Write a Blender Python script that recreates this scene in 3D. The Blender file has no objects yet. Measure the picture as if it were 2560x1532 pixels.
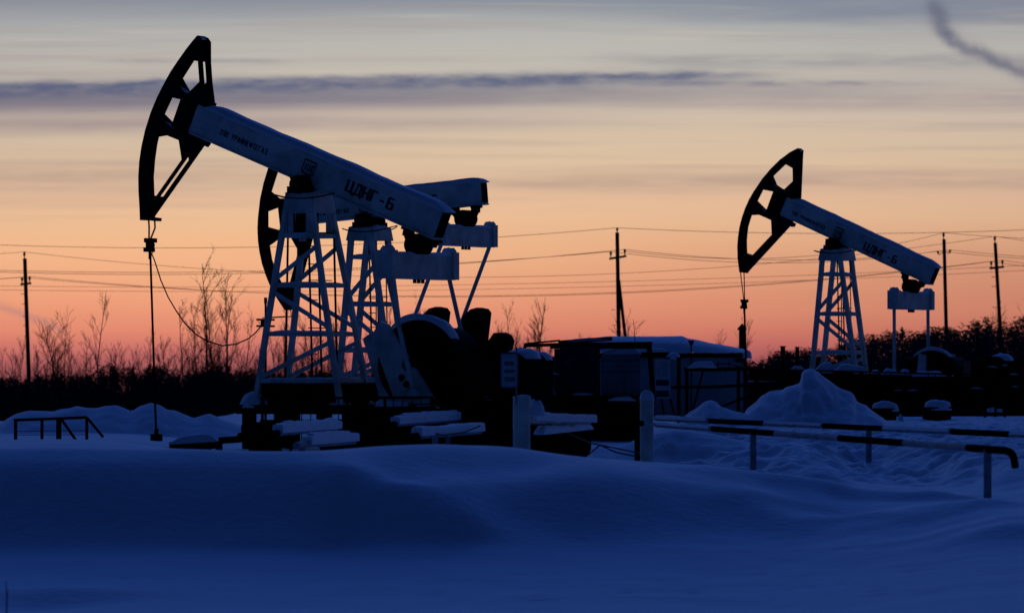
import bpy, math, random
import numpy as np
from mathutils import Vector, Matrix, noise
from mathutils.geometry import tessellate_polygon

# ------------------------------------------------------------------ camera, sky, exposure
SC = bpy.context.scene
F = 14000.0            # focal length in photograph pixels (2560 wide)
EYE = 1.8
HZ = 911.0             # photograph row of the horizon
cam_d = bpy.data.cameras.new("camera")
cam = bpy.data.objects.new("camera", cam_d)
SC.collection.objects.link(cam)
cam.location = (0, 0, EYE)
cam.rotation_euler = (math.radians(90), 0, 0)
cam_d.sensor_width = 36.0
cam_d.lens = 36.0 * F / 2560.0
cam_d.shift_y = (HZ - 766.0) / 2560.0
cam_d.clip_start = 0.5
cam_d.clip_end = 12000
cam_d.dof.use_dof = True
cam_d.dof.focus_distance = 108
cam_d.dof.aperture_fstop = 4.2
SC.camera = cam
SC.view_settings.view_transform = 'Standard'
SC.view_settings.look = 'None'
SC.view_settings.gamma = 1
SC.view_settings.exposure = 0.0
SC.render.engine = 'CYCLES'
SC.cycles.use_denoising = True
SC.cycles.max_bounces = 5


def lin(c):
    c = c / 255.0
    return c / 12.92 if c <= 0.04045 else ((c + 0.055) / 1.055) ** 2.4


def srgb(r, g, b):
    return (lin(r), lin(g), lin(b), 1.0)


DOME_TINT = (0.185, 0.62, 2.9, 1.0)  # deep blue filter on the unseen upper sky, set for the snow's tone
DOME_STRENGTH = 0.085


def build_world():
    w = bpy.data.worlds.new("World")
    SC.world = w
    w.use_nodes = True
    nt = w.node_tree
    nt.nodes.clear()

    def node(t, **k):
        n = nt.nodes.new(t)
        for a, b in k.items():
            setattr(n, a, b)
        return n

    def put(sock, v):
        if isinstance(v, (int, float)):
            sock.default_value = v
        elif isinstance(v, tuple):
            sock.default_value = v
        else:
            nt.links.new(v, sock)

    def m(op, a, b=0.0, c=None):
        n = node('ShaderNodeMath', operation=op)
        put(n.inputs[0], a)
        put(n.inputs[1], b)
        if c is not None:
            put(n.inputs[2], c)
        return n.outputs[0]

    def sstep(x, e0, e1):
        n = node('ShaderNodeMapRange', interpolation_type='SMOOTHSTEP')
        put(n.inputs[0], x)
        n.inputs[1].default_value = e0
        n.inputs[2].default_value = e1
        n.inputs[3].default_value = 0
        n.inputs[4].default_value = 1
        return n.outputs[0]

    def mixc(f, a, b):
        n = node('ShaderNodeMix', data_type='RGBA')
        put(n.inputs[0], f)
        put(n.inputs[6], a)
        put(n.inputs[7], b)
        return n.outputs[2]

    def fbm(fx, fy, seed, detail=4.0, rough=0.5):
        cv = node('ShaderNodeCombineXYZ')
        put(cv.inputs[0], m('MULTIPLY', AZ, fx))
        put(cv.inputs[1], m('MULTIPLY', EL, fy))
        cv.inputs[2].default_value = seed
        n = node('ShaderNodeTexNoise')
        nt.links.new(cv.outputs[0], n.inputs['Vector'])
        n.inputs['Scale'].default_value = 1.0
        n.inputs['Detail'].default_value = detail
        n.inputs['Roughness'].default_value = rough
        return n.outputs['Fac']

    tc = node('ShaderNodeTexCoord')
    sp = node('ShaderNodeSeparateXYZ')
    nt.links.new(tc.outputs['Generated'], sp.inputs[0])
    yy = m('MAXIMUM', sp.outputs[1], 0.02)
    # azimuth and elevation slopes of the view direction, in units of 1/14000
    AZ = m('MULTIPLY', m('DIVIDE', sp.outputs[0], yy), F)      # 0 = due "sunset", + = right
    EL = m('MULTIPLY', m('DIVIDE', sp.outputs[2], yy), F)      # 0 = horizon

    # warm glow ramp over the lowest four degrees
    cr = node('ShaderNodeValToRGB')
    stops = [(-40, (112, 58, 66)), (12, (166, 88, 90)), (45, (191, 105, 99)), (90, (211, 125, 104)), (150, (221, 143, 113)),
             (225, (225, 159, 123)), (300, (228, 172, 133)), (370, (226, 181, 145)), (430, (217, 178, 149)),
             (500, (213, 183, 155)), (560, (206, 183, 160)), (620, (201, 181, 165)), (690, (186, 175, 166)),
             (770, (184, 178, 171)), (840, (172, 171, 170)), (880, (150, 153, 159)), (915, (132, 137, 150))]
    lo, hi = -60.0, 940.0
    el = cr.color_ramp.elements
    while len(el) < len(stops):
        el.new(0.5)
    for e, (p, c) in zip(el, stops):
        e.position = (p - lo) / (hi - lo)
        e.color = srgb(*c)
    wob = m('MULTIPLY', m('SUBTRACT', fbm(1 / 1300, 1 / 150, 3.3, 3), 0.5), 60.0)
    put(cr.inputs[0], m('DIVIDE', m('SUBTRACT', m('ADD', EL, wob), lo), hi - lo))
    col = cr.outputs[0]
    # thin general streaking
    st = fbm(1 / 1100, 1 / 34, 7.7, 5, 0.55)
    stf = m('MULTIPLY', sstep(st, 0.46, 0.72), m('MULTIPLY', sstep(EL, 250, 520), 0.30))
    col = mixc(stf, col, srgb(150, 132, 134))
    st2 = fbm(1 / 700, 1 / 24, 17.1, 4, 0.5)
    stf2 = m('MULTIPLY', sstep(st2, 0.55, 0.8), m('MULTIPLY', sstep(EL, 330, 560), 0.22))
    col = mixc(stf2, col, srgb(226, 205, 180))

    def gauss(d, s):
        q = m('DIVIDE', d, s)
        return m('EXPONENT', m('MULTIPLY', m('MULTIPLY', q, q), -1.0))

    def band(col, y, slope, sup, sdn, x0, x1, x2, x3, k, c, amp, fx, fy, seed, ragged=0.5):
        # photo-style numbers, turned into azimuth / elevation
        ctr = m('ADD', m('MULTIPLY', AZ, -slope), (HZ - y) - slope * 1280)
        wv = m('MULTIPLY', m('SUBTRACT', fbm(fx, fy, seed, 5, 0.55), 0.5), amp * 2.2)
        d = m('SUBTRACT', m('SUBTRACT', EL, ctr), wv)
        up = m('GREATER_THAN', d, 0.0)
        s = m('ADD', m('MULTIPLY', up, sup - sdn), sdn)
        g = gauss(d, s)
        r = m('MULTIPLY', sstep(AZ, x0 - 1280, x1 - 1280), m('SUBTRACT', 1.0, sstep(AZ, x2 - 1280, x3 - 1280)))
        tx = m('ADD', m('MULTIPLY', sstep(fbm(fx * 1.3, fy * 1.3, seed + 9.1, 4, 0.55), 0.34, 0.62), ragged), 1.0 - ragged)
        f = m('MULTIPLY', m('MULTIPLY', g, r), m('MULTIPLY', tx, k))
        return mixc(f, col, srgb(*c))

    col = band(col, 318, -0.008, 26, 22, -3600, -2500, 600, 1900, 0.62, (140, 126, 136), 8, 1 / 500, 1 / 50, 2.4, 0.3)
    col = band(col, 252, -0.010, 30, 28, -3600, -2500, 350, 2300, 0.84, (92, 96, 122), 9, 1 / 600, 1 / 50, 1.2, 0.2)
    col = band(col, 262, -0.012, 30, 22, -2600, -1500, 1300, 2600, 0.55, (126, 116, 130), 9, 1 / 400, 1 / 50, 1.9, 0.35)
    col = band(col, 219, -0.018, 12, 21, -2600, -1500, 1650, 2050, 0.90, (78, 88, 122), 13, 1 / 120, 1 / 30, 4.1, 0.3)
    col = band(col, 236, -0.022, 9, 12, -800, 300, 1250, 1800, 0.55, (82, 90, 120), 9, 1 / 80, 1 / 22, 8.8, 0.6)
    col = band(col, 208, 0.0, 6, 9, 1500, 1700, 2050, 2450, 0.55, (96, 98, 126), 5, 1 / 120, 1 / 24, 5.5, 0.6)
    col = band(col, 195, 0.0, 8, 7, 620, 800, 1150, 1500, 0.35, (110, 110, 132), 9, 1 / 70, 1 / 20, 15.5, 0.8)
    col = band(col, 150, 0.004, 5, 7, 150, 330, 620, 760, 0.42, (132, 128, 138), 5, 1 / 120, 1 / 24, 6.6, 0.7)
    col = band(col, 152, 0.0, 18, 24, 1350, 1700, 2900, 4300, 0.42, (122, 122, 136), 9, 1 / 260, 1 / 40, 9.9, 0.6)
    col = band(col, 245, 0.0, 34, 30, 1500, 2100, 3600, 5000, 0.34, (138, 128, 140), 12, 1 / 300, 1 / 50, 11.9, 0.5)
    col = band(col, 464, -0.004, 24, 20, 500, 1500, 3000, 4500, 0.55, (166, 138, 130), 10, 1 / 380, 1 / 40, 12.5, 0.5)
    col = band(col, 440, 0.0, 26, 26, -1500, -800, 450, 900, 0.55, (176, 148, 136), 9, 1 / 300, 1 / 36, 13.5, 0.5)
    col = band(col, 34, 0.0, 60, 34, 1300, 2200, 4200, 6000, 0.75, (122, 128, 146), 8, 1 / 300, 1 / 40, 14.5, 0.5)
    # old vapour trail, high on the right, and a scrap low on the left
    wv = m('MULTIPLY', m('SUBTRACT', fbm(1 / 48, 1 / 48, 21.0, 5), 0.5), 34.0)
    dx = m('ADD', m('ADD', AZ, -(2346 - 1280)), m('MULTIPLY', m('ADD', EL, -(HZ - 40)), 0.36))
    f1 = m('MULTIPLY', gauss(m('ADD', dx, wv), 24.0), m('MULTIPLY', sstep(EL, 806, 828), m('SUBTRACT', 1.0, sstep(EL, 885, 935))))
    col = mixc(m('MULTIPLY', f1, 0.75), col, srgb(98, 101, 122))
    dy = m('ADD', m('ADD', EL, -(HZ - 94)), m('MULTIPLY', m('ADD', AZ, -(2360 - 1280)), 0.45))
    f2 = m('MULTIPLY', gauss(m('ADD', dy, wv), 19.0), sstep(AZ, 2335 - 1280, 2375 - 1280))
    col = mixc(m('MULTIPLY', f2, 0.75), col, srgb(100, 101, 122))
    dz = m('ADD', m('ADD', EL, -(HZ - 765)), m('MULTIPLY', m('ADD', AZ, 1280.0), 0.38))
    f3 = m('MULTIPLY', gauss(m('ADD', dz, m('MULTIPLY', wv, 0.5)), 11.0),
           m('MULTIPLY', sstep(AZ, -1500, -1230), m('SUBTRACT', 1.0, sstep(AZ, 140 - 1280, 175 - 1280))))
    col = mixc(m('MULTIPLY', f3, 0.5), col, srgb(168, 118, 118))
    # the glow is strongest a little left of centre
    fall = gauss(m('ADD', AZ, 1000.0), 2400.0)
    dlow = m('ADD', m('MULTIPLY', fall, 0.58), 0.60)
    dhigh = m('ADD', m('MULTIPLY', gauss(m('ADD', AZ, -100.0), 1500.0), 0.12), 0.97)
    hh = sstep(EL, 230, 470)
    dim = m('ADD', m('MULTIPLY', dlow, m('SUBTRACT', 1.0, hh)), m('MULTIPLY', dhigh, hh))
    mult = node('ShaderNodeMix', data_type='RGBA', blend_type='MULTIPLY')
    mult.inputs[0].default_value = 1.0
    put(mult.inputs[6], col)
    cc = node('ShaderNodeCombineColor')
    put(cc.inputs[0], dim)
    put(cc.inputs[1], m('POWER', dim, 1.22))
    put(cc.inputs[2], m('POWER', dim, 0.9))
    nt.links.new(cc.outputs[0], mult.inputs[7])
    glow = mult.outputs[2]

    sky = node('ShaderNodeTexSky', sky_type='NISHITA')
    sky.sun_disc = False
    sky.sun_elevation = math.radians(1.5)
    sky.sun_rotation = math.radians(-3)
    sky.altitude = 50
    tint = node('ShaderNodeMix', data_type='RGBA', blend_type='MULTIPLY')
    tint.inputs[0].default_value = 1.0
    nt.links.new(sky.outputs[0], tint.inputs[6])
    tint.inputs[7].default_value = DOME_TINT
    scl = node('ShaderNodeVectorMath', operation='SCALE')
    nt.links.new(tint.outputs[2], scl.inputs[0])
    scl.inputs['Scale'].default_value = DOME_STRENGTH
    # bright lobe added above the view, sunset side; keeps slopes facing the camera darker
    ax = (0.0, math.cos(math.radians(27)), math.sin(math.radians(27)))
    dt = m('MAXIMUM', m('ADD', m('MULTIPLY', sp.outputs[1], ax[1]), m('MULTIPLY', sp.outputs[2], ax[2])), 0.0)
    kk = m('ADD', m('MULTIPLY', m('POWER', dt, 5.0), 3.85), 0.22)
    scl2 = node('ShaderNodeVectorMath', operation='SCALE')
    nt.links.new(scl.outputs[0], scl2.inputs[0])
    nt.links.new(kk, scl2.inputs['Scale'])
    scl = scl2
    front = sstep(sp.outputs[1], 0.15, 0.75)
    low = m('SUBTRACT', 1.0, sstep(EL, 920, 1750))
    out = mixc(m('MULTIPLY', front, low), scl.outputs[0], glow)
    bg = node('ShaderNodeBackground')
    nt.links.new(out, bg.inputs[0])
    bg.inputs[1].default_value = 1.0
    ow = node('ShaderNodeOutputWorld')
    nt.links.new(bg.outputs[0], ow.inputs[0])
    w.cycles.sampling_method = 'MANUAL'
    w.cycles.sample_map_resolution = 2048


build_world()


# ------------------------------------------------------------------ materials
def mat(name, col, rough=0.7, nscale=6.0, var=0.25, bump=0.0, bscale=30.0, metal=0.0, spec=0.3, col2=None):
    mt = bpy.data.materials.new(name)
    mt.use_nodes = True
    nt = mt.node_tree
    b = nt.nodes['Principled BSDF']
    b.inputs['Roughness'].default_value = rough
    b.inputs['Metallic'].default_value = metal
    b.inputs['Specular IOR Level'].default_value = spec
    tc = nt.nodes.new('ShaderNodeTexCoord')
    n = nt.nodes.new('ShaderNodeTexNoise')
    n.inputs['Scale'].default_value = nscale
    n.inputs['Detail'].default_value = 6
    nt.links.new(tc.outputs['Object'], n.inputs['Vector'])
    r = nt.nodes.new('ShaderNodeValToRGB')
    c2 = col2 or tuple(x * (1 - var) for x in col)
    r.color_ramp.elements[0].position = 0.35
    r.color_ramp.elements[1].position = 0.65
    r.color_ramp.elements[0].color = (*c2, 1)
    r.color_ramp.elements[1].color = (*col, 1)
    nt.links.new(n.outputs['Fac'], r.inputs[0])
    nt.links.new(r.outputs[0], b.inputs['Base Color'])
    if bump:
        n2 = nt.nodes.new('ShaderNodeTexNoise')
        n2.inputs['Scale'].default_value = bscale
        n2.inputs['Detail'].default_value = 5
        nt.links.new(tc.outputs['Object'], n2.inputs['Vector'])
        bp = nt.nodes.new('ShaderNodeBump')
        bp.inputs['Strength'].default_value = bump
        bp.inputs['Distance'].default_value = 0.03
        nt.links.new(n2.outputs['Fac'], bp.inputs['Height'])
        nt.links.new(bp.outputs[0], b.inputs['Normal'])
    return mt


M = dict(
    snow=mat('snow', (0.84, 0.86, 0.90), 0.85, 1.4, 0.05, 0.55, 5.0, spec=0.15),
    drift=mat('drifted_snow', (0.84, 0.86, 0.90), 0.85, 1.4, 0.05, 0.5, 9.0, spec=0.15),
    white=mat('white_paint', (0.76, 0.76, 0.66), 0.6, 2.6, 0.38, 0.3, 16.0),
    head=mat('dark_red_paint', (0.020, 0.010, 0.009), 0.75, 4.0, 0.5, 0.2, 20.0, spec=0.1),
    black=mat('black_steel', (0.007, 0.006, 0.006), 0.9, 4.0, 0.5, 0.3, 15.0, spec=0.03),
    stripe=mat('black_stripe_paint', (0.006, 0.004, 0.004), 1.0, 4.0, 0.4, spec=0.0),
    letter=mat('dark_lettering_paint', (0.060, 0.048, 0.05), 0.7, 12.0, 0.6, spec=0.1),
    cabinet=mat('navy_cabinet_paint', (0.030, 0.032, 0.05), 0.7, 3.0, 0.4, spec=0.1),
    grey=mat('pale_cabinet_paint', (0.19, 0.21, 0.24), 0.6, 2.5, 0.35, 0.2),
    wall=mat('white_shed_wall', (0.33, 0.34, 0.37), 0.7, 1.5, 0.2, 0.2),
    rail=mat('weathered_rail_paint', (0.33, 0.35, 0.39), 0.8, 5.0, 0.45, 0.4, spec=0.1),
    board=mat('sign_board_white', (0.42, 0.45, 0.50), 0.6, 5.0, 0.2),
    pole=mat('weathered_pole', (0.028, 0.022, 0.02), 0.9, 3.0, 0.4, spec=0.05),
    bark=mat('birch_bark', (0.055, 0.035, 0.032), 0.9, 3.0, 0.5, spec=0.05),
    leaf=mat('dark_needles', (0.030, 0.034, 0.038), 0.9, 0.35, 0.65, spec=0.05),
    frost=mat('frosted_twigs', (0.055, 0.060, 0.070), 0.9, 0.3, 0.6, spec=0.05),
    cable=mat('cable_rubber', (0.012, 0.010, 0.010), 0.7, 4.0, 0.3, spec=0.1),
    stalk=mat('dry_stalk', (0.05, 0.04, 0.03), 0.9, 4.0, 0.3),
)

COL = SC.collection


# ------------------------------------------------------------------ mesh helpers
class MB:
    def __init__(self):
        self.v, self.f, self.s = [], [], []

    def add(self, vs, fs, smooth=False):
        o = len(self.v)
        self.v += [tuple(x) for x in vs]
        self.f += [tuple(i + o for i in q) for q in fs]
        self.s += [smooth] * len(fs)
        return self

    def box(self, c, d, rot=None):
        hx, hy, hz = d[0] / 2, d[1] / 2, d[2] / 2
        vs = [Vector((sx * hx, sy * hy, sz * hz)) for sx in (-1, 1) for sy in (-1, 1) for sz in (-1, 1)]
        if rot is not None:
            vs = [rot @ x for x in vs]
        c = Vector(c)
        fs = [(0, 1, 3, 2), (4, 6, 7, 5), (0, 4, 5, 1), (2, 3, 7, 6), (0, 2, 6, 4), (1, 5, 7, 3)]
        return self.add([c + x for x in vs], fs)

    def bbox(self, x0, x1, y0, y1, z0, z1):
        return self.box(((x0 + x1) / 2, (y0 + y1) / 2, (z0 + z1) / 2), (x1 - x0, y1 - y0, z1 - z0))

    def bar(self, a, b, w, h=None, up=(0, 0, 1), w2=None, h2=None):
        a, b = Vector(a), Vector(b)
        h = w if h is None else h
        w2 = w if w2 is None else w2
        h2 = h if h2 is None else h2
        d = (b - a).normalized()
        up = Vector(up)
        if abs(d.dot(up)) > 0.98:
            up = Vector((1, 0, 0))
        s = d.cross(up).normalized()
        u = s.cross(d).normalized()
        vs = []
        for p, ww, hh in ((a, w, h), (b, w2, h2)):
            for i, j in ((-1, -1), (1, -1), (1, 1), (-1, 1)):
                vs.append(p + s * (i * ww / 2) + u * (j * hh / 2))
        fs = [(3, 2, 1, 0), (4, 5, 6, 7)] + [(i, (i + 1) % 4, 4 + (i + 1) % 4, 4 + i) for i in range(4)]
        return self.add(vs, fs)

    def tube(self, pts, r, n=8, caps=True, closed=False):
        pts = [Vector(p) for p in pts]
        N = len(pts)
        rs = r if isinstance(r, (list, tuple)) else [r] * N
        vs, prev = [], None
        for i, p in enumerate(pts):
            if closed:
                d = pts[(i + 1) % N] - pts[i - 1]
            else:
                d = pts[min(i + 1, N - 1)] - pts[max(i - 1, 0)]
            d.normalize()
            if prev is None:
                ref = Vector((0, 0, 1)) if abs(d.z) < 0.9 else Vector((1, 0, 0))
                s = d.cross(ref).normalized()
            else:
                s = (prev - d * prev.dot(d)).normalized()
            prev = s
            t = d.cross(s)
            for k in range(n):
                a = 2 * math.pi * k / n
                vs.append(p + (s * math.cos(a) + t * math.sin(a)) * rs[i])
        fs = []
        for i in range(N if closed else N - 1):
            j = (i + 1) % N
            for k in range(n):
                fs.append((i * n + k, i * n + (k + 1) % n, j * n + (k + 1) % n, j * n + k))
        self.add(vs, fs, True)
        if caps and not closed:
            self.add(vs[:n], [tuple(reversed(range(n)))])
            self.add(vs[-n:], [tuple(range(n))])
        return self

    def plate(self, outer, holes, fn, t0, t1):
        """outline with holes, extruded between t0 and t1; fn(a, b, t) gives the point"""
        loops = [outer] + list(holes)
        flat = [p for l in loops for p in l]
        tri = tessellate_polygon([[Vector((p[0], p[1], 0)) for p in l] for l in loops])
        n = len(flat)
        vs = [fn(p[0], p[1], t0) for p in flat] + [fn(p[0], p[1], t1) for p in flat]
        fs = [tuple(t) for t in tri] + [tuple(n + i for i in reversed(t)) for t in tri]
        o = 0
        for l in loops:
            k = len(l)
            for i in range(k):
                a, b = o + i, o + (i + 1) % k
                fs.append((a, b, n + b, n + a))
            o += k
        return self.add(vs, fs)

    def snow(self, pts, w, h, seed=0, n=7, taper=True, lump=0.35, step=0.12, square=False):
        """rounded ridge of snow lying along a polyline"""
        pts = [Vector(p) for p in pts]
        path = []
        for a, b in zip(pts, pts[1:]):
            k = max(2, int((b - a).length / step))
            for i in range(k):
                path.append(a.lerp(b, i / k))
        path.append(pts[-1])
        N = len(path)
        vs = []
        L = sum((b - a).length for a, b in zip(path, path[1:]))
        acc = 0.0
        for i, p in enumerate(path):
            d = path[min(i + 1, N - 1)] - path[max(i - 1, 0)]
            d.z = 0
            d.normalize()
            if i:
                acc += (p - path[i - 1]).length
            s = Vector((d.y, -d.x, 0))
            k = 1 + lump * noise.noise(Vector((acc * 1.7 + seed * 9.1, seed * 3.3, 0.5))) * 1.6 \
                + lump * 0.6 * noise.noise(Vector((acc * 5.0 + seed * 5.1, 7.3, seed)))
            e = 1.0
            if taper:
                q = min(acc, L - acc) / max(1e-3, min(0.25, L * 0.2))
                e = math.sqrt(max(0.0, min(1.0, q))) * 0.92 + 0.08
            for j in range(n):
                a = math.pi * j / (n - 1)
                cx, cz = math.cos(a), math.sin(a)
                cx = math.copysign(abs(cx) ** (0.3 if square else 0.5), cx)
                wj = 1 + 0.12 * noise.noise(Vector((acc * 3.1, j * 0.7, seed + 3)))
                vs.append(p + s * (cx * w / 2 * wj) + Vector((0, 0, 1)) * (cz ** (0.35 if square else 0.8) * h * k * e if cz > 1e-6 else -0.01))
        fs = []
        for i in range(N - 1):
            for j in range(n - 1):
                fs.append((i * n + j, i * n + j + 1, (i + 1) * n + j + 1, (i + 1) * n + j))
        self.add(vs, fs, True)
        self.add(vs[:n], [tuple(range(n))])
        self.add(vs[-n:], [tuple(reversed(range(n)))])
        return self

    def mound(self, c, rx, ry, h, seed=0, na=22, nr=8, lump=0.2, pw=0.55, below=0.05):
        c = Vector(c)
        vs = [c + Vector((0, 0, h))]
        for r in range(1, nr + 1):
            q = r / nr
            for a in range(na):
                t = 2 * math.pi * a / na
                k = 1 + lump * noise.noise(Vector((math.cos(t) * 1.5, math.sin(t) * 1.5, seed + q)))
                z = h * (1 - q ** 2) ** pw if q < 1 else -below
                z *= 1 + lump * noise.noise(Vector((q * 3 * math.cos(t), q * 3 * math.sin(t), seed + 5)))
                vs.append(c + Vector((rx * q * k * math.cos(t), ry * q * k * math.sin(t), z)))
        fs = [(0, 1 + a, 1 + (a + 1) % na) for a in range(na)]
        for r in range(nr - 1):
            for a in range(na):
                fs.append((1 + r * na + a, 1 + (r + 1) * na + a, 1 + (r + 1) * na + (a + 1) % na, 1 + r * na + (a + 1) % na))
        return self.add(vs, fs, True)

    def build(self, name, m, parent=None, label=None):
        me = bpy.data.meshes.new(name)
        me.from_pydata(self.v, [], self.f)
        me.polygons.foreach_set('use_smooth', self.s)
        me.materials.append(M[m] if isinstance(m, str) else m)
        me.update()
        o = bpy.data.objects.new(name, me)
        COL.objects.link(o)
        if parent is not None:
            o.parent = parent
        if label:
            o['label'] = label
        return o


def thing(name, label, cat, loc=(0, 0, 0), rz=0.0, group=None):
    o = bpy.data.objects.new(name, None)
    o.empty_display_size = 0.3
    COL.objects.link(o)
    o.location = loc
    o.rotation_euler = (0, 0, rz)
    return tag(o, label, cat, group)


def tag(o, label, cat, group=None, kind=None):
    o['label'] = label
    o['category'] = cat
    if group:
        o['group'] = group
    if kind:
        o['kind'] = kind
    return o


def at(px, py, D):
    """point at distance D seen at that row and column of the photograph"""
    return Vector(((px - 1280) / F * D, D, EYE - (py - HZ) / F * D))


# ------------------------------------------------------------------ snow ground
def zy(D, y):
    return EYE - (y - HZ) / F * D


TAIL_L = [(90, .5), (130, .4), (160, .2), (230, -2.8), (300, -4), (4000, -28)]
TAIL_C = [(95, .3), (130, .3), (160, .28), (200, .10), (240, -2.5), (300, -3.5), (4000, -28)]
TAIL_R = [(95, .62), (106, zy(106, 1068)), (125, .6), (160, .3), (230, -2.0), (300, -2.5), (4000, -28)]
COLS = [
    (-900, [(3, 0), (50, 0), (55.5, .01), (57.8, .06), (60.2, .78), (60.9, .89), (63, .84), (66, .74), (75, .78), (80, .70)] + TAIL_L),
    (0, [(3, 0), (50, 0), (55.5, .01), (57.8, .06), (60.2, zy(60.2, 1149)), (60.9, zy(60.9, 1122)), (63, .83), (66, .72), (75, zy(75, 1103)), (80, .70)] + TAIL_L),
    (300, [(3, 0), (51, 0), (56, .01), (58.0, .06), (60.2, zy(60.2, 1151)), (60.9, zy(60.9, 1123)), (63, .82), (66, .70), (75, zy(75, 1104)), (80, .68)] + TAIL_L),
    (600, [(3, 0), (52, 0), (57.8, .01), (58.7, .05), (60.2, zy(60.2, 1154)), (60.9, zy(60.9, 1128)), (63, .76), (67, .6), (75, .45), (82, .4)] + TAIL_C),
    (740, [(3, 0), (53, 0), (57.8, .01), (58.7, .05), (60.1, zy(60.1, 1155)), (60.9, zy(60.9, 1129)), (63, .77), (67, .6), (75, .42), (82, .35)] + TAIL_C),
    (860, [(3, 0), (53, 0), (57.6, .01), (58.4, .05), (59.8, zy(59.8, 1155)), (60.3, zy(60.3, 1142)), (61.4, zy(61.4, 1122)), (64, .79), (68, .55), (76, .38)] + TAIL_C),
    (1000, [(3, 0), (53, 0), (57.2, .01), (58.0, .05), (59.3, zy(59.3, 1203)), (59.8, zy(59.8, 1190)), (61.8, zy(61.8, 1114)), (64.5, .83), (69, .5), (76, .35)] + TAIL_C),
    (1150, [(3, 0), (53, 0), (56.6, .01), (57.6, .05), (58.9, zy(58.9, 1262)), (59.7, zy(59.7, 1205)), (60.6, zy(60.6, 1180)), (62.3, zy(62.3, 1113)), (65, .82), (70, .5), (77, .33)] + TAIL_C),
    (1280, [(3, 0), (53, 0), (57.4, .01), (58.3, zy(58.3, 1315)), (59.2, zy(59.2, 1296)), (60.3, zy(60.3, 1205)), (61.4, zy(61.4, 1172)), (62.8, zy(62.8, 1119)), (65.5, .78), (70, .5), (77, .32)] + TAIL_C),
    (1450, [(3, 0), (54, 0), (58.3, 0), (58.8, zy(58.8, 1343)), (60.5, zy(60.5, 1188)), (61.4, zy(61.4, 1160)), (62.4, zy(62.4, 1143)), (66, .60), (71, .42), (78, .30)] + TAIL_C),
    (1600, [(3, 0), (54, 0), (58.3, 0), (58.9, zy(58.9, 1341)), (60.9, zy(60.9, 1192)), (61.9, zy(61.9, 1168)), (63.2, zy(63.2, 1157)), (67, .52), (74, .34), (80, .28)] + TAIL_C),
    (1740, [(3, 0), (54, 0), (58.5, 0), (59.2, zy(59.2, 1336)), (61.3, zy(61.3, 1205)), (62.5, zy(62.5, 1180)), (64, zy(64, 1169)), (69, .42), (78, .27), (87, .28), (89.6, .52), (91, .56)] + TAIL_R),
    (1890, [(3, 0), (54, 0), (58.5, .01), (59.8, zy(59.8, 1320)), (61.3, zy(61.3, 1228)), (62.6, zy(62.6, 1202)), (65, zy(65, 1189)), (71, .34), (79, .26), (81.4, .27), (83.6, .49), (85, .53)] + TAIL_R),
    (2020, [(3, 0), (54, 0), (58, .01), (60.3, zy(60.3, 1308)), (61.8, zy(61.8, 1240)), (63.2, zy(63.2, 1210)), (66, zy(66, 1200)), (71, .31), (76, .26), (77.6, .27), (79.8, .49), (81.2, .53)] + TAIL_R),
    (2150, [(3, 0), (54, 0), (58.5, .01), (60.6, zy(60.6, 1302)), (62.6, zy(62.6, 1238)), (63.8, zy(63.8, 1216)), (65.5, zy(65.5, 1210)), (70, .29), (79, .26), (84.0, .28), (86.4, .50), (88, .54)] + TAIL_R),
    (2300, [(3, 0), (52, 0), (57, .02), (59.3, zy(59.3, 1318)), (61.0, zy(61.0, 1262)), (62.2, zy(62.2, 1243)), (64, .31), (67, .24), (75, .24), (77.4, .27), (79.8, .49), (81.5, .53)] + TAIL_R),
    (2420, [(3, 0), (50, 0), (55, .03), (57.2, zy(57.2, 1332)), (59.0, zy(59.0, 1280)), (60.2, zy(60.2, 1262)), (62, .28), (65, .25), (70, .25), (72.2, .28), (74.4, .49), (76, .53)] + TAIL_R),
    (2540, [(3, 0), (48, 0), (53.5, .05), (55.6, zy(55.6, 1342)), (57.4, zy(57.4, 1296)), (58.6, zy(58.6, 1278)), (61, .27), (66.5, .25), (68.3, .28), (70.5, .49), (72, .53)] + TAIL_R),
    (2760, [(3, 0), (46, 0), (50, .10), (54, .2), (58, .28), (62, .27), (64, .28), (67, .50), (69, .54)] + TAIL_R),
    (3600, [(3, 0), (46, 0), (50, .10), (54, .2), (58, .28), (62, .27), (64, .28), (67, .50), (69, .54)] + TAIL_R),
]


def front(px, pts):
    """lower, gently sweeping snow in front of the dune feet"""
    if px <= 2020:
        keep = [p for p in pts if p[0] > 58.55]
        sweep = [(3, -.5), (44, -.49), (51, zy(51, 1535)), (55.2, zy(55.2, 1455)), (57.2, zy(57.2, 1405))]
        if px <= 860:
            sweep.append((58.3, zy(58.3, 1370)))
        elif px <= 1280:
            sweep.append((58.2, zy(58.2, 1362)))
            keep = [p for p in keep if p[0] > 58.8]
        return sweep + keep
    k = (px - 2020) / 520
    keep = [p for p in pts if p[0] > 59.2 - 3.7 * min(k, 1)]
    d0 = keep[0][0]
    return [(3, -.48), (42, -.45), (d0 - 8.5, zy(d0 - 8.5, 1520)), (d0 - 4.2, zy(d0 - 4.2, 1432)), (d0 - 1.7, zy(d0 - 1.7, 1372))] + keep


COLS = [(px, front(px, pts)) for px, pts in COLS]


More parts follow.
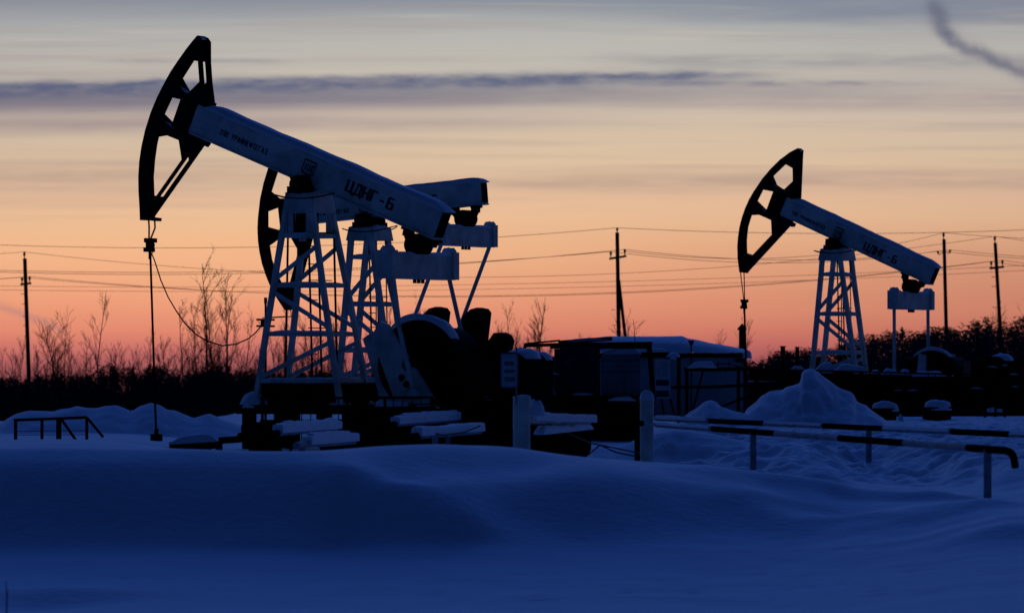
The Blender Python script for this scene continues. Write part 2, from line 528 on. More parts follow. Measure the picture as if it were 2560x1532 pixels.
def pchip(xs, ys, x):
    xs, ys = np.array(xs, float), np.array(ys, float)
    h = np.diff(xs)
    d = np.diff(ys) / h
    m = np.zeros(len(xs))
    for i in range(1, len(xs) - 1):
        if d[i - 1] * d[i] > 0:
            w1, w2 = 2 * h[i] + h[i - 1], h[i] + 2 * h[i - 1]
            m[i] = (w1 + w2) / (w1 / d[i - 1] + w2 / d[i])
    x = np.clip(x, xs[0], xs[-1])
    k = np.clip(np.searchsorted(xs, x, side='right') - 1, 0, len(h) - 1)
    t = (x - xs[k]) / h[k]
    t2, t3 = t * t, t * t * t
    return ((2 * t3 - 3 * t2 + 1) * ys[k] + (t3 - 2 * t2 + t) * h[k] * m[k] + (-2 * t3 + 3 * t2) * ys[k + 1] + (t3 - t2) * h[k] * m[k + 1])


DS = np.concatenate([np.geomspace(3, 38, 40)[:-1], np.linspace(38, 52, 60)[:-1], np.linspace(52, 72, 200)[:-1],
                     np.linspace(72, 128, 400)[:-1], np.geomspace(128, 4000, 66)])
PXS = np.concatenate([np.linspace(-15000, -700, 40)[:-1], np.linspace(-700, 3260, 400), np.linspace(3260, 17000, 40)[1:]])
CPX = np.array([c[0] for c in COLS], float)
CZ = np.array([pchip([p[0] for p in c[1]], [p[1] for p in c[1]], DS) for c in COLS])


def col_interp(px):
    px = min(max(px, CPX[0]), CPX[-1])
    # Catmull-Rom across the columns keeps the crest lines smooth
    k = int(np.clip(np.searchsorted(CPX, px, side='right') - 1, 0, len(CPX) - 2))
    t = (px - CPX[k]) / (CPX[k + 1] - CPX[k])
    h = CPX[k + 1] - CPX[k]
    m0 = (CZ[k + 1] - CZ[k - 1]) / (CPX[k + 1] - CPX[k - 1]) if k > 0 else np.zeros(len(DS))
    m1 = (CZ[k + 2] - CZ[k]) / (CPX[k + 2] - CPX[k]) if k < len(CPX) - 2 else np.zeros(len(DS))
    t2, t3 = t * t, t ** 3
    return (2 * t3 - 3 * t2 + 1) * CZ[k] + (t3 - 2 * t2 + t) * h * m0 + (-2 * t3 + 3 * t2) * CZ[k + 1] + (t3 - t2) * h * m1


# resample the columns finely and ease out the kinks between them on the right
_px = np.arange(-900, 3601, 30.0)
_cz = np.array([col_interp(p) for p in _px])
_sm = _cz.copy()
for _ in range(14):
    _sm[1:-1] = (_sm[:-2] + 2 * _sm[1:-1] + _sm[2:]) / 4
_wd = _cz.copy()
for _ in range(70):
    _wd[1:-1] = (_wd[:-2] + 2 * _wd[1:-1] + _wd[2:]) / 4
_w = np.clip((_px - 1850) / 250, 0, 1)[:, None] * np.clip((64.5 - DS) / 4, 0, 1)[None, :]
_f = np.clip((58.5 - DS) / 2.5, 0, 1)[None, :] * np.clip((_px - 1700) / 250, 0, 1)[:, None]
CZ = (_cz * (1 - _w) + _sm * _w) * (1 - _f) + _wd * _f
CPX = _px

BUMPS = [(at(2045, 1206, 64.6), .42, .28, .12), (at(2095, 1235, 62.6), .7, .4, .06), (at(2330, 1232, 62.4), .55, .32, .10),
         (at(2200, 1240, 62.2), .8, .5, -.05), (at(2440, 1270, 59.8), .6, .4, .08), (at(2260, 1290, 60.2), .9, .4, .06),
         (at(1950, 1245, 62.6), .9, .5, .05), (at(1760, 1200, 63.0), 1.0, .5, .05), (at(2380, 1305, 57.8), .8, .4, .05),
         (at(2160, 1300, 59.6), .9, .4, .05), (at(2500, 1300, 57.0), .7, .4, .05), (at(2010, 1290, 60.2), .8, .4, .04),
         (at(95, 1495, 53.0), .9, .5, -.07), (at(30, 1505, 52.4), .8, .4, -.06), (at(190, 1480, 54.0), .8, .4, .03)]


def gz(x, y):
    px = 1280 + F * x / max(y, 3)
    z = float(np.interp(y, DS, col_interp(px)))
    return z + micro(x, y)


def micro(x, y):
    z = 0.030 * noise.noise(Vector((x * 0.35, y * 0.35, 1.3))) + 0.010 * noise.noise(Vector((x * 1.3, y * 1.0, 4.2)))
    right = min(max((x / max(y, 1) * F + 1280 - 1560) / 160, 0), 1) * (1 if 54 < y < 130 else 0)
    if right > 0:
        edge = min(max((y - 55) / 6, 0), 1) * min(max((112 - y) / 6, 0), 1)
        z += right * edge * (0.03 * noise.noise(Vector((x * 1.1, y * 0.8, 9.1))) + 0.018 * noise.noise(Vector((x * 2.6, y * 2.0, 3.1))))
        churn = right * min(max((y - 70) / 5, 0), 1) * min(max((128 - y) / 5, 0), 1)
        if churn > 0:
            n1 = noise.noise(Vector((x * 1.5, y * 1.3, 7.7)))
            n2 = noise.noise(Vector((x * 3.4, y * 2.6, 2.7)))
            n3 = noise.noise(Vector((x * 7.5, y * 4.0, 6.7)))
            z += churn * (1 - .55 * min(max((y - 100) / 12, 0), 1)) * (0.15 * (0.12 - abs(n1)) + 0.10 * n2 + 0.04 * n3)
    # faint wind ripples on the flat
    if y < 60:
        z += 0.007 * noise.noise(Vector((x * 0.7, y * 1.9, 2.2))) + 0.0025 * noise.noise(Vector((x * 3.0, y * 6.0, 8.2)))
        hum = noise.noise(Vector((x * 2.2, y * 5.0, 12.2)))
        z -= 0.05 * max(0.0, hum - .45)
        # a line of old, half-filled tracks
        ty = 53.8 + 0.05 * x
        if abs(y - ty) < 0.5 and -1.0 < x < 3.2:
            z -= 0.06 * max(0, noise.noise(Vector((x * 5, 3.3, 1.1)))) * (1 - abs(y - ty) / 0.5)
    for c, rx, ry, h in BUMPS:
        q = ((x - c.x) / rx) ** 2 + ((y - c.y) / ry) ** 2
        if q < 6:
            z += h * math.exp(-q)
    return z


def build_ground():
    vs = []
    for px in PXS:
        zc = col_interp(px)
        for i, D in enumerate(DS):
            x = (px - 1280) / F * D
            vs.append((x, D, float(zc[i]) + (micro(x, D) if D < 170 else 0.0)))
    n = len(DS)
    fs = []
    for a in range(len(PXS) - 1):
        for b in range(n - 1):
            fs.append((a * n + b, (a + 1) * n + b, (a + 1) * n + b + 1, a * n + b + 1))
    me = bpy.data.meshes.new('snow_ground')
    me.from_pydata(vs, [], fs)
    me.polygons.foreach_set('use_smooth', [True] * len(fs))
    me.materials.append(M['drift'])
    o = bpy.data.objects.new('snow_ground', me)
    COL.objects.link(o)
    tag(o, 'blue evening snow drifts covering the foreground and pad', 'snow', kind='structure')
    b = MB()
    b.add([(-400, -400, -0.5), (400, -400, -0.5), (400, 3.0, -0.5), (-400, 3.0, -0.5)], [(0, 1, 2, 3)])
    o = b.build('snow_field', 'drift')
    tag(o, 'flat snow around the viewpoint', 'snow', kind='structure')


build_ground()


# ------------------------------------------------------------------ pumpjacks
TH0 = 25.5
CT, ST = math.cos(math.radians(TH0)), math.sin(math.radians(TH0))

HEAD_A = dict(
    out=[(-3.04, 1.70), (-2.98, 1.70), (-2.90, 1.65), (-2.765, 1.315), (-2.605, .99), (-2.38, .60), (-2.31, .29), (-2.28, .0), (-2.22, -.05),
         (-2.25, -.13), (-2.33, -.132), (-2.812, -1.682), (-2.785, -1.742), (-2.91, -1.79), (-2.99, -1.61), (-3.13, -1.32), (-3.23, -1.08),
         (-3.31, -.83), (-3.37, -.56), (-3.41, -.25), (-3.42, .09), (-3.40, .38), (-3.36, .65), (-3.31, .91), (-3.24, 1.15), (-3.16, 1.40), (-3.10, 1.56)],
    holes=[[(-3.10, 1.23), (-2.86, 1.29), (-2.69, .95), (-2.87, .60), (-3.20, .84)],
           [(-3.27, .47), (-2.91, .53), (-2.86, -.06), (-3.31, .11)],
           [(-3.27, -.31), (-3.04, -.18), (-2.70, -.17), (-2.51, -.478), (-2.76, -1.288), (-2.96, -1.34), (-3.10, -1.03), (-3.19, -.73), (-3.25, -.46)]],
    arc=(12, 27), ribs=[((-3.30, .66), (-2.80, .56)), ((-3.34, -.05), (-2.72, -.14))], tip=(-3.04, 1.70))
HEAD_B = dict(
    out=[(-2.03, 1.89), (-1.95, 1.88), (-1.93, 1.80), (-1.50, .70), (-1.50, .28), (-1.47, .04), (-1.40, -.02), (-1.48, -.12), (-2.08, -1.66),
         (-2.09, -1.70), (-2.23, -1.78), (-2.42, -1.47), (-2.56, -1.18), (-2.64, -.95), (-2.71, -.69), (-2.75, -.42), (-2.765, -.17), (-2.755, .10), (-2.72, .34), (-2.63, .75),
         (-2.51, 1.1), (-2.37, 1.41), (-2.19, 1.70)],
    holes=[[(-2.26, 1.38), (-1.95, 1.36), (-1.80, 1.04), (-1.97, .69), (-2.28, .73), (-2.48, .91)],
           [(-2.60, .48), (-2.21, .57), (-2.19, -.03), (-2.63, .12)],
           [(-2.63, -.29), (-2.37, -.16), (-1.96, -.15), (-1.78, -.5), (-2.08, -1.25), (-2.34, -1.28), (-2.49, -.97), (-2.60, -.62)]],
    arc=(10, 23), ribs=[((-2.64, .66), (-2.12, .62)), ((-2.66, -.05), (-2.02, -.12))], tip=(-2.0, 1.89))

TOWER_A = dict(legs=[(4.62, -.262, .245, .36), (4.09, -.340, .346, .40), (3.21, -.470, .515, .465), (2.34, -.600, .680, .52), (1.51, -.722, .838, .55), (1.10, -.785, .915, .57)],
               leg=.088, levels=(4.09, 3.21, 2.34, 1.51), cap=(.30, .40, 4.50, 4.86), brace=.075)
TOWER_B = dict(legs=[(4.60, -.265, .245, .40), (4.19, -.305, .300, .385), (3.14, -.415, .455, .375), (2.11, -.52, .606, .37), (1.45, -.59, .70, .37), (1.10, -.63, .755, .37)],
               leg=.112, levels=(4.19, 3.14, 2.11, 1.45), cap=(.33, .46, 4.56, 4.86), brace=.095)


STROKES = {
    'Ц': [(0, 0, 0, 1), (.5, 0, .5, 1), (0, .06, .62, .06), (.62, -.16, .62, .1)],
    'Д': [(.08, .1, .2, 1), (.2, .94, .5, .94), (.52, .1, .52, 1), (-.04, .06, .66, .06), (-.04, -.14, -.04, .08), (.64, -.14, .64, .08)],
    'Н': [(0, 0, 0, 1), (.52, 0, .52, 1), (0, .5, .52, .5)], 'Г': [(0, 0, 0, 1), (0, .94, .5, .94)], '-': [(.08, .42, .45, .42)],
    '6': [(.02, .04, .02, .96), (.02, .94, .5, .94), (.02, .54, .5, .54), (.02, .06, .5, .06), (.5, .06, .5, .54)],
    'Т': [(0, .94, .55, .94), (.27, 0, .27, 1)], 'П': [(0, 0, 0, 1), (.5, 0, .5, 1), (0, .94, .5, .94)],
    'У': [(0, 1, .28, .42), (.55, 1, .12, 0)], 'Р': [(0, 0, 0, 1), (0, .94, .5, .94), (0, .48, .5, .48), (.5, .48, .5, .94)],
    'А': [(0, 0, .26, 1), (.26, 1, .52, 0), (.1, .32, .42, .32)], 'Й': [(0, 0, 0, 1), (.5, 0, .5, 1), (0, .1, .5, .9), (.15, 1.18, .35, 1.18)],
    'Е': [(0, 0, 0, 1), (0, .94, .48, .94), (0, .5, .42, .5), (0, .06, .48, .06)], 'Ф': [(.27, 0, .27, 1), (0, .8, .54, .8), (0, .3, .54, .3), (0, .3, 0, .8), (.54, .3, .54, .8)],
    'З': [(0, .94, .5, .94), (.1, .5, .5, .5), (0, .06, .5, .06), (.5, .06, .5, .94)],
}


def make_pumpjack(px0, D, tilt, label, typ, well, cr):
    X0 = (px0 - 1280) / F * D
    root = thing('pumpjack', label, 'pumpjack', (X0, D, 0), -math.radians(TH0), 'oil well pumpjacks')
    a = math.radians(tilt)
    ca, sa = math.cos(a), math.sin(a)
    A = typ == 'A'
    T = TOWER_A if A else TOWER_B
    H = HEAD_A if A else HEAD_B

    def L(u, v, w):                     # pump frame -> local (v is towards the viewer's side)
        return Vector((u, -v, w))

    def B(p, q, v):                     # beam frame -> local
        return L(p * ca + q * sa, v, 5.0 - p * sa + q * ca)

    bup = B(0, 1, 0) - B(0, 0, 0)
    # walking beam: box girder with flanges
    hb = .172 if A else .15
    p0, p1 = (-2.56, 2.74) if A else (-1.78, 2.88)
    q0, q1 = (.02, .57) if A else (.08, .60)
    b = MB()
    b.bar(B(p0, (q0 + q1) / 2, 0), B(p1, (q0 + q1) / 2, 0), 2 * hb, q1 - q0 - .06, bup)
    for q in (q0 + .015, q1 - .015):
        b.bar(B(p0 + .03, q, 0), B(p1 + .01, q, 0), 2 * hb + .07, .03, bup)
    for p in (p0 + .52, .62, 2.05):      # stiffeners
        for s in (-1, 1):
            b.bar(B(p, q0 + .035, s * (hb + .006)), B(p, q1 - .035, s * (hb + .006)), .014, .03, B(1, 0, 0) - B(0, 0, 0))
    beam = b.build('walking_beam', 'white', root)
    b = MB()
    b.bar(B(p1 + .001, (q0 + q1) / 2, 0), B(p1 + .013, (q0 + q1) / 2, 0), 2 * hb - .01, q1 - q0 - .09, bup)
    b.build('end_plate', 'black', beam)
    b = MB()
    b.bar(B(-.30, (q0 + q1) / 2, hb + .010), B(.27, (q0 + q1) / 2, hb + .010), .02, q1 - q0 - .08, bup)
    b.bar(B(-.30, (q0 + q1) / 2, -hb - .010), B(.27, (q0 + q1) / 2, -hb - .010), .02, q1 - q0 - .08, bup)
    b.build('reinforcing_plate', 'white', beam)
    b = MB()
    pts = [B(p0 + .16 + (p1 + .05 - p0 - .16) * i / 24, q1 - .01, 0) for i in range(25)]
    b.snow(pts, 2 * hb + .12, .115, seed=px0 % 13, lump=.10, n=11)
    b.build('snow_cover', 'snow', beam)
    # lettering and emblem on the near side
    nrm = B(0, 0, 1) - B(0, 0, 0)
    tc_ = p0 + 1.13 if A else -.95
    for word, hgt, pc, qc, wx, sw in (('ЦДНГ-6', .215, 1.32, .30, 1.04, .052), ('ТПП', .10, tc_ - .427, .27, .197, .026), ('УРАЙНЕФТЕГАЗ', .10, tc_ + .131, .27, .787, .026)):
        b = MB()
        cell = wx / len(word)
        for i, chr_ in enumerate(word):
            for x0, y0, x1, y1 in STROKES.get(chr_, ()):
                k = cell * .74
                xa, xb = pc - wx / 2 + cell * i + x0 * k / .6, pc - wx / 2 + cell * i + x1 * k / .6
                ya, yb = qc + (y0 - .5) * hgt, qc + (y1 - .5) * hgt
                b.bar(B(xa, ya, hb + .0035), B(xb, yb, hb + .0035), sw * (.95 if abs(x1 - x0) < .1 and hgt > .1 else .62), .009, nrm)
        b.build('lettering', 'letter', beam)
    b = MB()
    ec, es = (-.02, .31), .125
    for (x0, y0, x1, y1) in ((-1, 1, 1, 1), (1, 1, 1, -.7), (1, -.7, 0, -1), (0, -1, -1, -.7), (-1, -.7, -1, 1)):
        b.bar(B(ec[0] + es * x0, ec[1] + es * y0, hb + .023), B(ec[0] + es * x1, ec[1] + es * y1, hb + .023), .008, .030, B(0, 0, 1) - B(0, 0, 0) if x0 == x1 else bup)
    for (x0, y0, x1, y1) in ((-.6, .6, -.6, -.45), (-.25, .6, -.25, -.4), (-.25, -.4, .12, -.4), (.12, -.4, .12, .6), (.45, .6, .45, -.5), (.45, .05, .8, .6), (.45, .05, .8, -.5)):
        d = (B(ec[0] + es * x1, ec[1] + es * y1, 0) - B(ec[0] + es * x0, ec[1] + es * y0, 0)).normalized()
        nv = (B(0, 0, 1) - B(0, 0, 0)).cross(d)
        b.bar(B(ec[0] + es * x0, ec[1] + es * y0, hb + .023), B(ec[0] + es * x1, ec[1] + es * y1, hb + .023), .008, .022, nv)
    b.build('emblem', 'letter', beam)

    # horse head: two side frames, arc plate and ribs
    b = MB()
    hv = .152 if A else .128
    for s in (-1, 1):
        b.plate(H['out'], H['holes'], B, s * hv - .012, s * hv + .012)
        # stiffening flanges round the openings
        for hole in H['holes']:
            for i in range(len(hole)):
                x, y = hole[i], hole[(i + 1) % len(hole)]
                d = B(*y, 0) - B(*x, 0)
                b.bar(B(*x, s * (hv - .018)), B(*y, s * (hv - .018)), .036, .014, d.cross(B(0, 0, 1) - B(0, 0, 0)))
    i0, i1 = H['arc']
    arc = H['out'][i0:i1] + ([H['out'][0]] if i1 == len(H['out']) else [])
    for x, y in zip(arc, arc[1:]):
        d = B(*y, 0) - B(*x, 0)
        b.bar(B(*x, 0) - d * .03, B(*y, 0) + d * .03, .30, .022, d.cross(B(0, 0, 1) - B(0, 0, 0)))
    for x, y in H['ribs']:
        b.tube([B(*x, 0), B(*y, 0)], .05, 10)
        b.bar(B(*x, 0), B(*y, 0), .23, .09, bup)
    bx = H['out'][5]
    b.bar(B(bx[0] - .25, .62, 0), B(bx[0] + .02, .62, 0), .25, .10, bup)
    b.bar(B(bx[0] - .3, -.02, 0), B(bx[0] + .12, -.04, 0), .25, .10, bup)
    b.bar(B(p0 - .20, .0, 0), B(p0 - .20, .66, 0), .24, .40, B(1, 0, 0) - B(0, 0, 0))
    lo = arc[0]
    b.bar(B(lo[0] - .01, lo[1] + .02, 0), B(lo[0] + .13, lo[1] + .055, 0), .30, .06, bup)
    head = b.build('horse_head', 'head', root)
    for x, y in H['ribs']:
        b = MB()
        b.snow([B(x[0] + .05, x[1] + .045, 0), B(y[0] - .03, y[1] + .045, 0)], .22, .045, seed=3, step=.06)
        b.build('snow_cover', 'snow', head)
    tp = H['tip']
    b = MB()
    b.snow([B(tp[0] + .01, tp[1] - .05, -.1), B(tp[0] + .03, tp[1] - .05, .1)], .10, .05, seed=5, step=.05)
    b.build('snow_cover', 'snow', head)

    # tower
    def legpt(z, side, end):            # side +1 near, end -1 front, +1 rear
        zs = [l[0] for l in T['legs']][::-1]
        ls = T['legs'][::-1]
        uu = np.interp(z, zs, [l[1 if end < 0 else 2] for l in ls])
        bb = np.interp(z, zs, [l[3] for l in ls])
        return L(float(uu), side * float(bb), z)

    k = T['leg']
    for side in (1, -1):
        for end in (-1, 1):
            b = MB()
            pts = [legpt(l[0], side, end) for l in T['legs']]
            for x, y in zip(pts, pts[1:]):
                b.bar(x, y + (y - x).normalized() * .01, k, k * 1.1, (0, 1, 0))
            b.bbox(pts[-1].x - .14, pts[-1].x + .14, pts[-1].y - .14, pts[-1].y + .14, 1.085, 1.12)
            b.build('leg', 'white', root)
    lv = T['levels']
    for z in lv:
        b = MB()
        for side in (1, -1):
            b.bar(legpt(z, side, -1), legpt(z, side, 1), .05, T['brace'])
        for end in (-1, 1):
            b.bar(legpt(z, 1, end), legpt(z, -1, end), .05, T['brace'] * .9)
        hb = b.build('horizontal_brace', 'white', root)
        for side in (1, -1):
            b = MB()
            b.snow([legpt(z, side, -1) + Vector((.08, 0, T['brace'] / 2)), legpt(z, side, 1) + Vector((-.08, 0, T['brace'] / 2))], .07, .025, seed=z)
            b.build('snow_cover', 'snow', hb)
    for i, (za, zb, ea) in enumerate(((lv[1] + .10, lv[0] - .18, -1), (lv[1] - .12, lv[2] + .12, -1), (lv[3] + .06, lv[2] - .14, -1))):
        for side in (1, -1):
            b = MB()
            b.bar(legpt(za, side, -1), legpt(zb, side, 1), .05, T['brace'] * .95)
            b.build('diagonal_brace', 'white', root)
    cu, cv, z0, z1 = T['cap']
    b = MB()
    vs = []
    for z, kk in ((z0, 1.06), (z1, .94)):
        for i, j in ((-1, -1), (1, -1), (1, 1), (-1, 1)):
            vs.append(L(i * cu * kk, j * cv * kk, z))
    b.add(vs, [(3, 2, 1, 0), (4, 5, 6, 7)] + [(i, (i + 1) % 4, 4 + (i + 1) % 4, 4 + i) for i in range(4)])
    if A:                               # side cheeks with the dark access slot between
        for s in (-1, 1):
            for e in (-1, 1):
                x0, x1 = (-.33, -.12) if e < 0 else (.14, .30)
                b.bbox(x0, x1, -s * .385 - .012, -s * .385 + .012, 4.08, 4.50)
    cap = b.build('tower_cap', 'white', root)
    b = MB()
    b.snow([L(-cu * .85, cv * .7, z1), L(-cu * .6, cv * .0, z1), L(-cu * .85, -cv * .7, z1)], .22, .06, seed=2, step=.06)
    b.build('snow_cover', 'snow', cap)
    b = MB()
    b.snow([L(cu * .7, cv * .7, z1), L(cu * .55, 0, z1), L(cu * .7, -cv * .7, z1)], .2, .05, seed=4, step=.06)
    b.build('snow_cover', 'snow', cap)
    if A:
        b = MB()
        b.box(L(.02, .30, 4.28), (.24, .04, .42))
        b.box(L(.02, .30, 3.86), (.20, .04, .26))
        b.build('cable_drum', 'black', root)
    b = MB()
    for s in (-1, 1):
        b.tube([L(0, s * .20, 5.0), L(0, s * .46, 5.0)], .165, 18)
        b.bbox(-.22, .22, -s * .33 - .11, -s * .33 + .11, z1 - .01, 4.97)
        b.bar(L(-.17, s * .33, 4.9), L(-.17, s * .33, 5.14), .05)
        b.bar(L(.17, s * .33, 4.9), L(.17, s * .33, 5.14), .05)
    b.tube([L(0, -.2, 5.0), L(0, .2, 5.0)], .10, 14)
    b.build('saddle_bearing', 'black', root)
    b = MB()
    R = .63
    pts = [L(R * math.cos(t), R * .86 * math.sin(t), 4.80 + .06 * math.cos(2 * t + .6) + .03 * math.cos(t)) for t in [2 * math.pi * i / 40 for i in range(40)]]
    b.tube(pts, .013, 6, closed=True)
    b.build('grease_hose', 'cable', root)
    # ladder inside the tower, with its guard rails
    b = MB()
    u0 = .06
    for v in (.16, -.20):
        b.tube([L(u0 + .1, v, 1.12), L(u0, v, z0 + .02)], .019, 6)
    zz = 1.35
    while zz < z0:
        b.tube([L(u0, .16, zz), L(u0, -.20, zz)], .010, 5)
        zz += .32
    b.build('ladder', 'black', root)
    b = MB()
    for (u, v) in ((-.22, .38), (.30, -.36)) if A else ((-.02, -.36), (.24, -.30)):
        b.tube([L(u * 1.3, v, 1.12), L(u, v, z0 + .02)], .020 if A else .014, 6)
    zz = 1.6
    while zz < z0:
        b.tube([L(u0, -.20, zz), L(.27, -.36, zz), L(.30, -.05, zz), L(u0, .16, zz)], .009, 5)
        zz += .85
    b.build('ladder_guard', 'black', root)

    # equalizer hung under the beam tail
    bp = (2.42, -.17) if A else (2.38, -.16)
    c = B(bp[0], bp[1], 0)
    b = MB()
    b.tube([c + L(0, .19, -.03), c + L(0, -.19, -.03)], .20, 24)
    b.tube([c + L(0, .26, -.03), c + L(0, -.26, -.03)], .10, 14)
    for e in (-1, 1):
        b.bar(B(bp[0] + e * .27, q0 + .01, 0), B(bp[0] + e * .245, q0 - .15, 0), .24, .12, B(1, 0, 0) - B(0, 0, 0))
        b.bar(B(bp[0] + e * .25, q0 - .11, 0), c + L(e * .10, 0, -.09), .22, .10, bup)
        b.bar(B(bp[0] + e * .36, q0 - .03, 0), B(bp[0] + e * .20, q0 - .03, 0), .30, .05, bup)
    b.box(c + L(0, 0, -.20), (.20, .34, .20))
    b.build('equalizer_bearing', 'black', root)
    et, eb = c.z - .20, c.z - .62
    eu = c.x
    b = MB()
    b.bbox(eu - .11, eu + .11, -1.24, 1.24, eb, et)
    for s in (-1, 1):
        b.bbox(eu - .15, eu + .15, s * 1.22 - .11, s * 1.22 + .11, eb - .012, et + .06)
    b.bbox(eu - .135, eu + .135, -1.20, 1.20, eb - .02, eb + .014)
    eq = b.build('equalizer', 'white', root)
    for s in (-1, 1):
        for i in (-1, 0, 1):
            b = MB()
            b.tube([L(eu + i * .09, s * 1.22, et + .05), L(eu + i * .09, s * 1.22, et + .14)], .016, 6)
            b.build('bolt', 'black', eq)
    for i in (-1, 0, 1):
        b = MB()
        b.tube([L(eu, i * .16, eb - .09), L(eu, i * .16, eb - .01)], .034, 6)
        b.build('bolt', 'black', eq)
    b = MB()
    b.snow([L(eu, 1.16, et), L(eu, .30, et - .005)], .24, .05, seed=1, step=.08)
    b.build('snow_cover', 'snow', eq)
    b = MB()
    b.snow([L(eu, -.30, et - .005), L(eu, -1.16, et)], .24, .05, seed=6, step=.08)
    for s in (-1, 1):
        b2 = MB()
        b2.mound(L(eu, s * 1.22, et + .055), .15, .13, .09, seed=s + 3)
        b2.build('snow_cover', 'snow', eq)
    b.build('snow_cover', 'snow', eq)
    # pitmans and cranks
    pin = cr['pin']
    for s in (1, -1):
        b = MB()
        b.tube([L(eu, s * 1.22, eb + .02), L(pin[0], s * 1.22, pin[1])], .040 if A else .045, 10)
        b.tube([L(pin[0], s * 1.13, pin[1]), L(pin[0], s * 1.31, pin[1])], .09, 12)
        b.build('pitman', 'white', root)
    for s in (1, -1):
        b = MB()
        b.plate(cr['crank'], [], lambda x, y, t: L(x, t, y), s * 1.04 - .06, s * 1.04 + .06)
        ck = b.build('crank', cr['cmat'], root)
        b = MB()
        for h in cr['holes']:
            b.tube([L(h[0], s * 1.04 - .07, h[1]), L(h[0], s * 1.04 + .066, h[1])], .062, 14)
        if cr['holes']:
            b.build('pin_hole', 'black', ck)
        if s > 0 or A:
            pass
    for s, poly in cr['weights']:
        b = MB()
        hole = [[(2.10 + .05 * math.cos(t), 2.42 + .07 * math.sin(t)) for t in [2 * math.pi * i / 10 for i in range(10)]]] if cr.get('eye') and s < 0 else []
        b.plate(poly, hole, lambda x, y, t: L(x, t, y), s * 1.04 - .14, s * 1.04 + .14)
        b.build('counterweight', 'black', root)
    # gear box with its big belt sheave, motor housing
    su, sw, sr = cr['sheave']
    b = MB()
    prof = [(su - .62, 1.09)] + [(su + .72 * sr / .78 * math.cos(t), sw + .66 * sr / .78 * math.sin(t)) for t in [math.pi - math.pi * i / 14 for i in range(15)]] + [(su + .72, 1.09)]
    b.plate(prof, [], lambda x, y, t: L(x, t, y), -.55, .30)
    gb = b.build('gearbox', 'black', root)
    b = MB()
    b.tube([L(su, 1.10, sw), L(su, -1.10, sw)], .12, 14)
    b.build('crank_shaft', 'black', root)
    b = MB()
    n = 48
    for r0, r1, v0, v1 in ((sr * .84, sr, .42, .72),):
        for i in range(n):
            t0, t1 = 2 * math.pi * i / n, 2 * math.pi * (i + 1) / n
            q = [L(su + r * math.cos(t), v, sw + r * math.sin(t)) for t in (t0, t1) for r in (r0, r1) for v in (v0, v1)]
            b.add(q, [(0, 1, 5, 4), (2, 6, 7, 3), (0, 4, 6, 2), (1, 3, 7, 5)])
    for i in range(6):
        t = math.pi * i / 3 + .35
        b.bar(L(su + .1 * math.cos(t), .57, sw + .1 * math.sin(t)), L(su + sr * .86 * math.cos(t), .57, sw + sr * .86 * math.sin(t)), .16, .10, (0, 1, 0))
    b.tube([L(su, .40, sw), L(su, .76, sw)], .17, 16)
    sh = b.build('belt_sheave', 'black', root)
    b = MB()
    pts = []
    b2 = MB()
    b2.tube([L(su, .40, sw), L(su, .46, sw)], sr * .86, 36)
    b2.build('sheave_web', 'black', sh)
    for i in range(15):
        t = math.radians(158 - 122 * i / 14) if A else math.radians(140 - 88 * i / 14)
        pts.append(L(su + sr * math.cos(t), .53, sw + sr * math.sin(t) - .01))
    b.snow(pts, .36 if A else .32, .125 if A else .085, seed=8, lump=.45)
    b.build('snow_cover', 'snow', sh)
    b = MB()
    mu = su + 1.72
    b.bbox(mu - .36, mu + .36, -.5, .45, 1.09, 1.80)
    b.tube([L(mu - .05, .5, 1.72), L(mu - .05, -.5, 1.72)], .30, 18)
    b.tube([L(mu, .5, 1.45), L(mu, .72, 1.45)], .22, 16)
    mo = b.build('motor_housing', 'black', root)
    b = MB()
    b.mound(L(mu - .02, 0, 1.95), .30, .45, .14, seed=4, pw=.7)
    b.build('snow_cover', 'snow', mo)
    if A:
        gs = [(1.36, 2.26), (1.52, 2.36), (1.78, 2.30), (2.32, 1.12), (1.72, 1.12), (1.52, 1.75)]
        for v in (.50, -.62):
            b = MB()
            b.plate(gs, [], lambda x, y, t: L(x, t, y), v, v + .06)
            b.build('gearbox_stand', 'white', root)
        b = MB()
        b.bbox(-.50, .95, .12, .62, 1.09, 1.47)
        b.bbox(-.62, -.10, -.30, .10, 1.09, 1.50)
        b.build('tool_box', 'black', root)
    # skid on piles
    b = MB()
    for v in (-.62, .62):
        b.bbox(-1.10, 4.7, -v - .09, -v + .09, .92, 1.085)
    for u in (-1.03, -.5, 0, .9, 1.8, 2.7, 3.6, 4.6):
        b.bbox(u - .07, u + .07, -.62, .62, .93, 1.075)
    if A:
        b.bbox(1.0, 4.6, -.52, .52, .40, 1.06)
    sk = b.build('skid', 'black', root)
    for u in (-.88, .0, 1.3, 2.6, 3.9, 4.5):
        for v in (-.62, .62):
            b = MB()
            b.tube([L(u, v, -.2), L(u, v, .93)], .13, 12)
            b.build('pile', 'black', root)
    b = MB()
    b.mound(L(-.86, .48, 1.08), .27, .26, .24, seed=12, pw=1.0)
    b.build('snow_cover', 'snow', sk)
    b = MB()
    b.mound(L(1.95, .72, 1.08), .30, .20, .14, seed=9, pw=.9)
    b.build('snow_cover', 'snow', sk)

    # bridle cables, carrier bar, polished rod
    tip = B(lo[0] - .015, lo[1], 0)
    inv = root.matrix_basis.inverted() if False else (Matrix.Translation((X0, D, 0)) @ Matrix.Rotation(-math.radians(TH0), 4, 'Z')).inverted()
    car = inv @ at(*well['carrier'])
    foot = inv @ at(*well['foot'])
    dv = well['gap']
    for s in (-1, 1):
        b = MB()
        b.tube([tip + L(.03, s * .11, .02), tip + L(.04, s * .11, -.15), car + L(0, s * dv, .04)], .016 if A else .014, 6)
        b.build('bridle_cable', 'cable', root)
    b = MB()
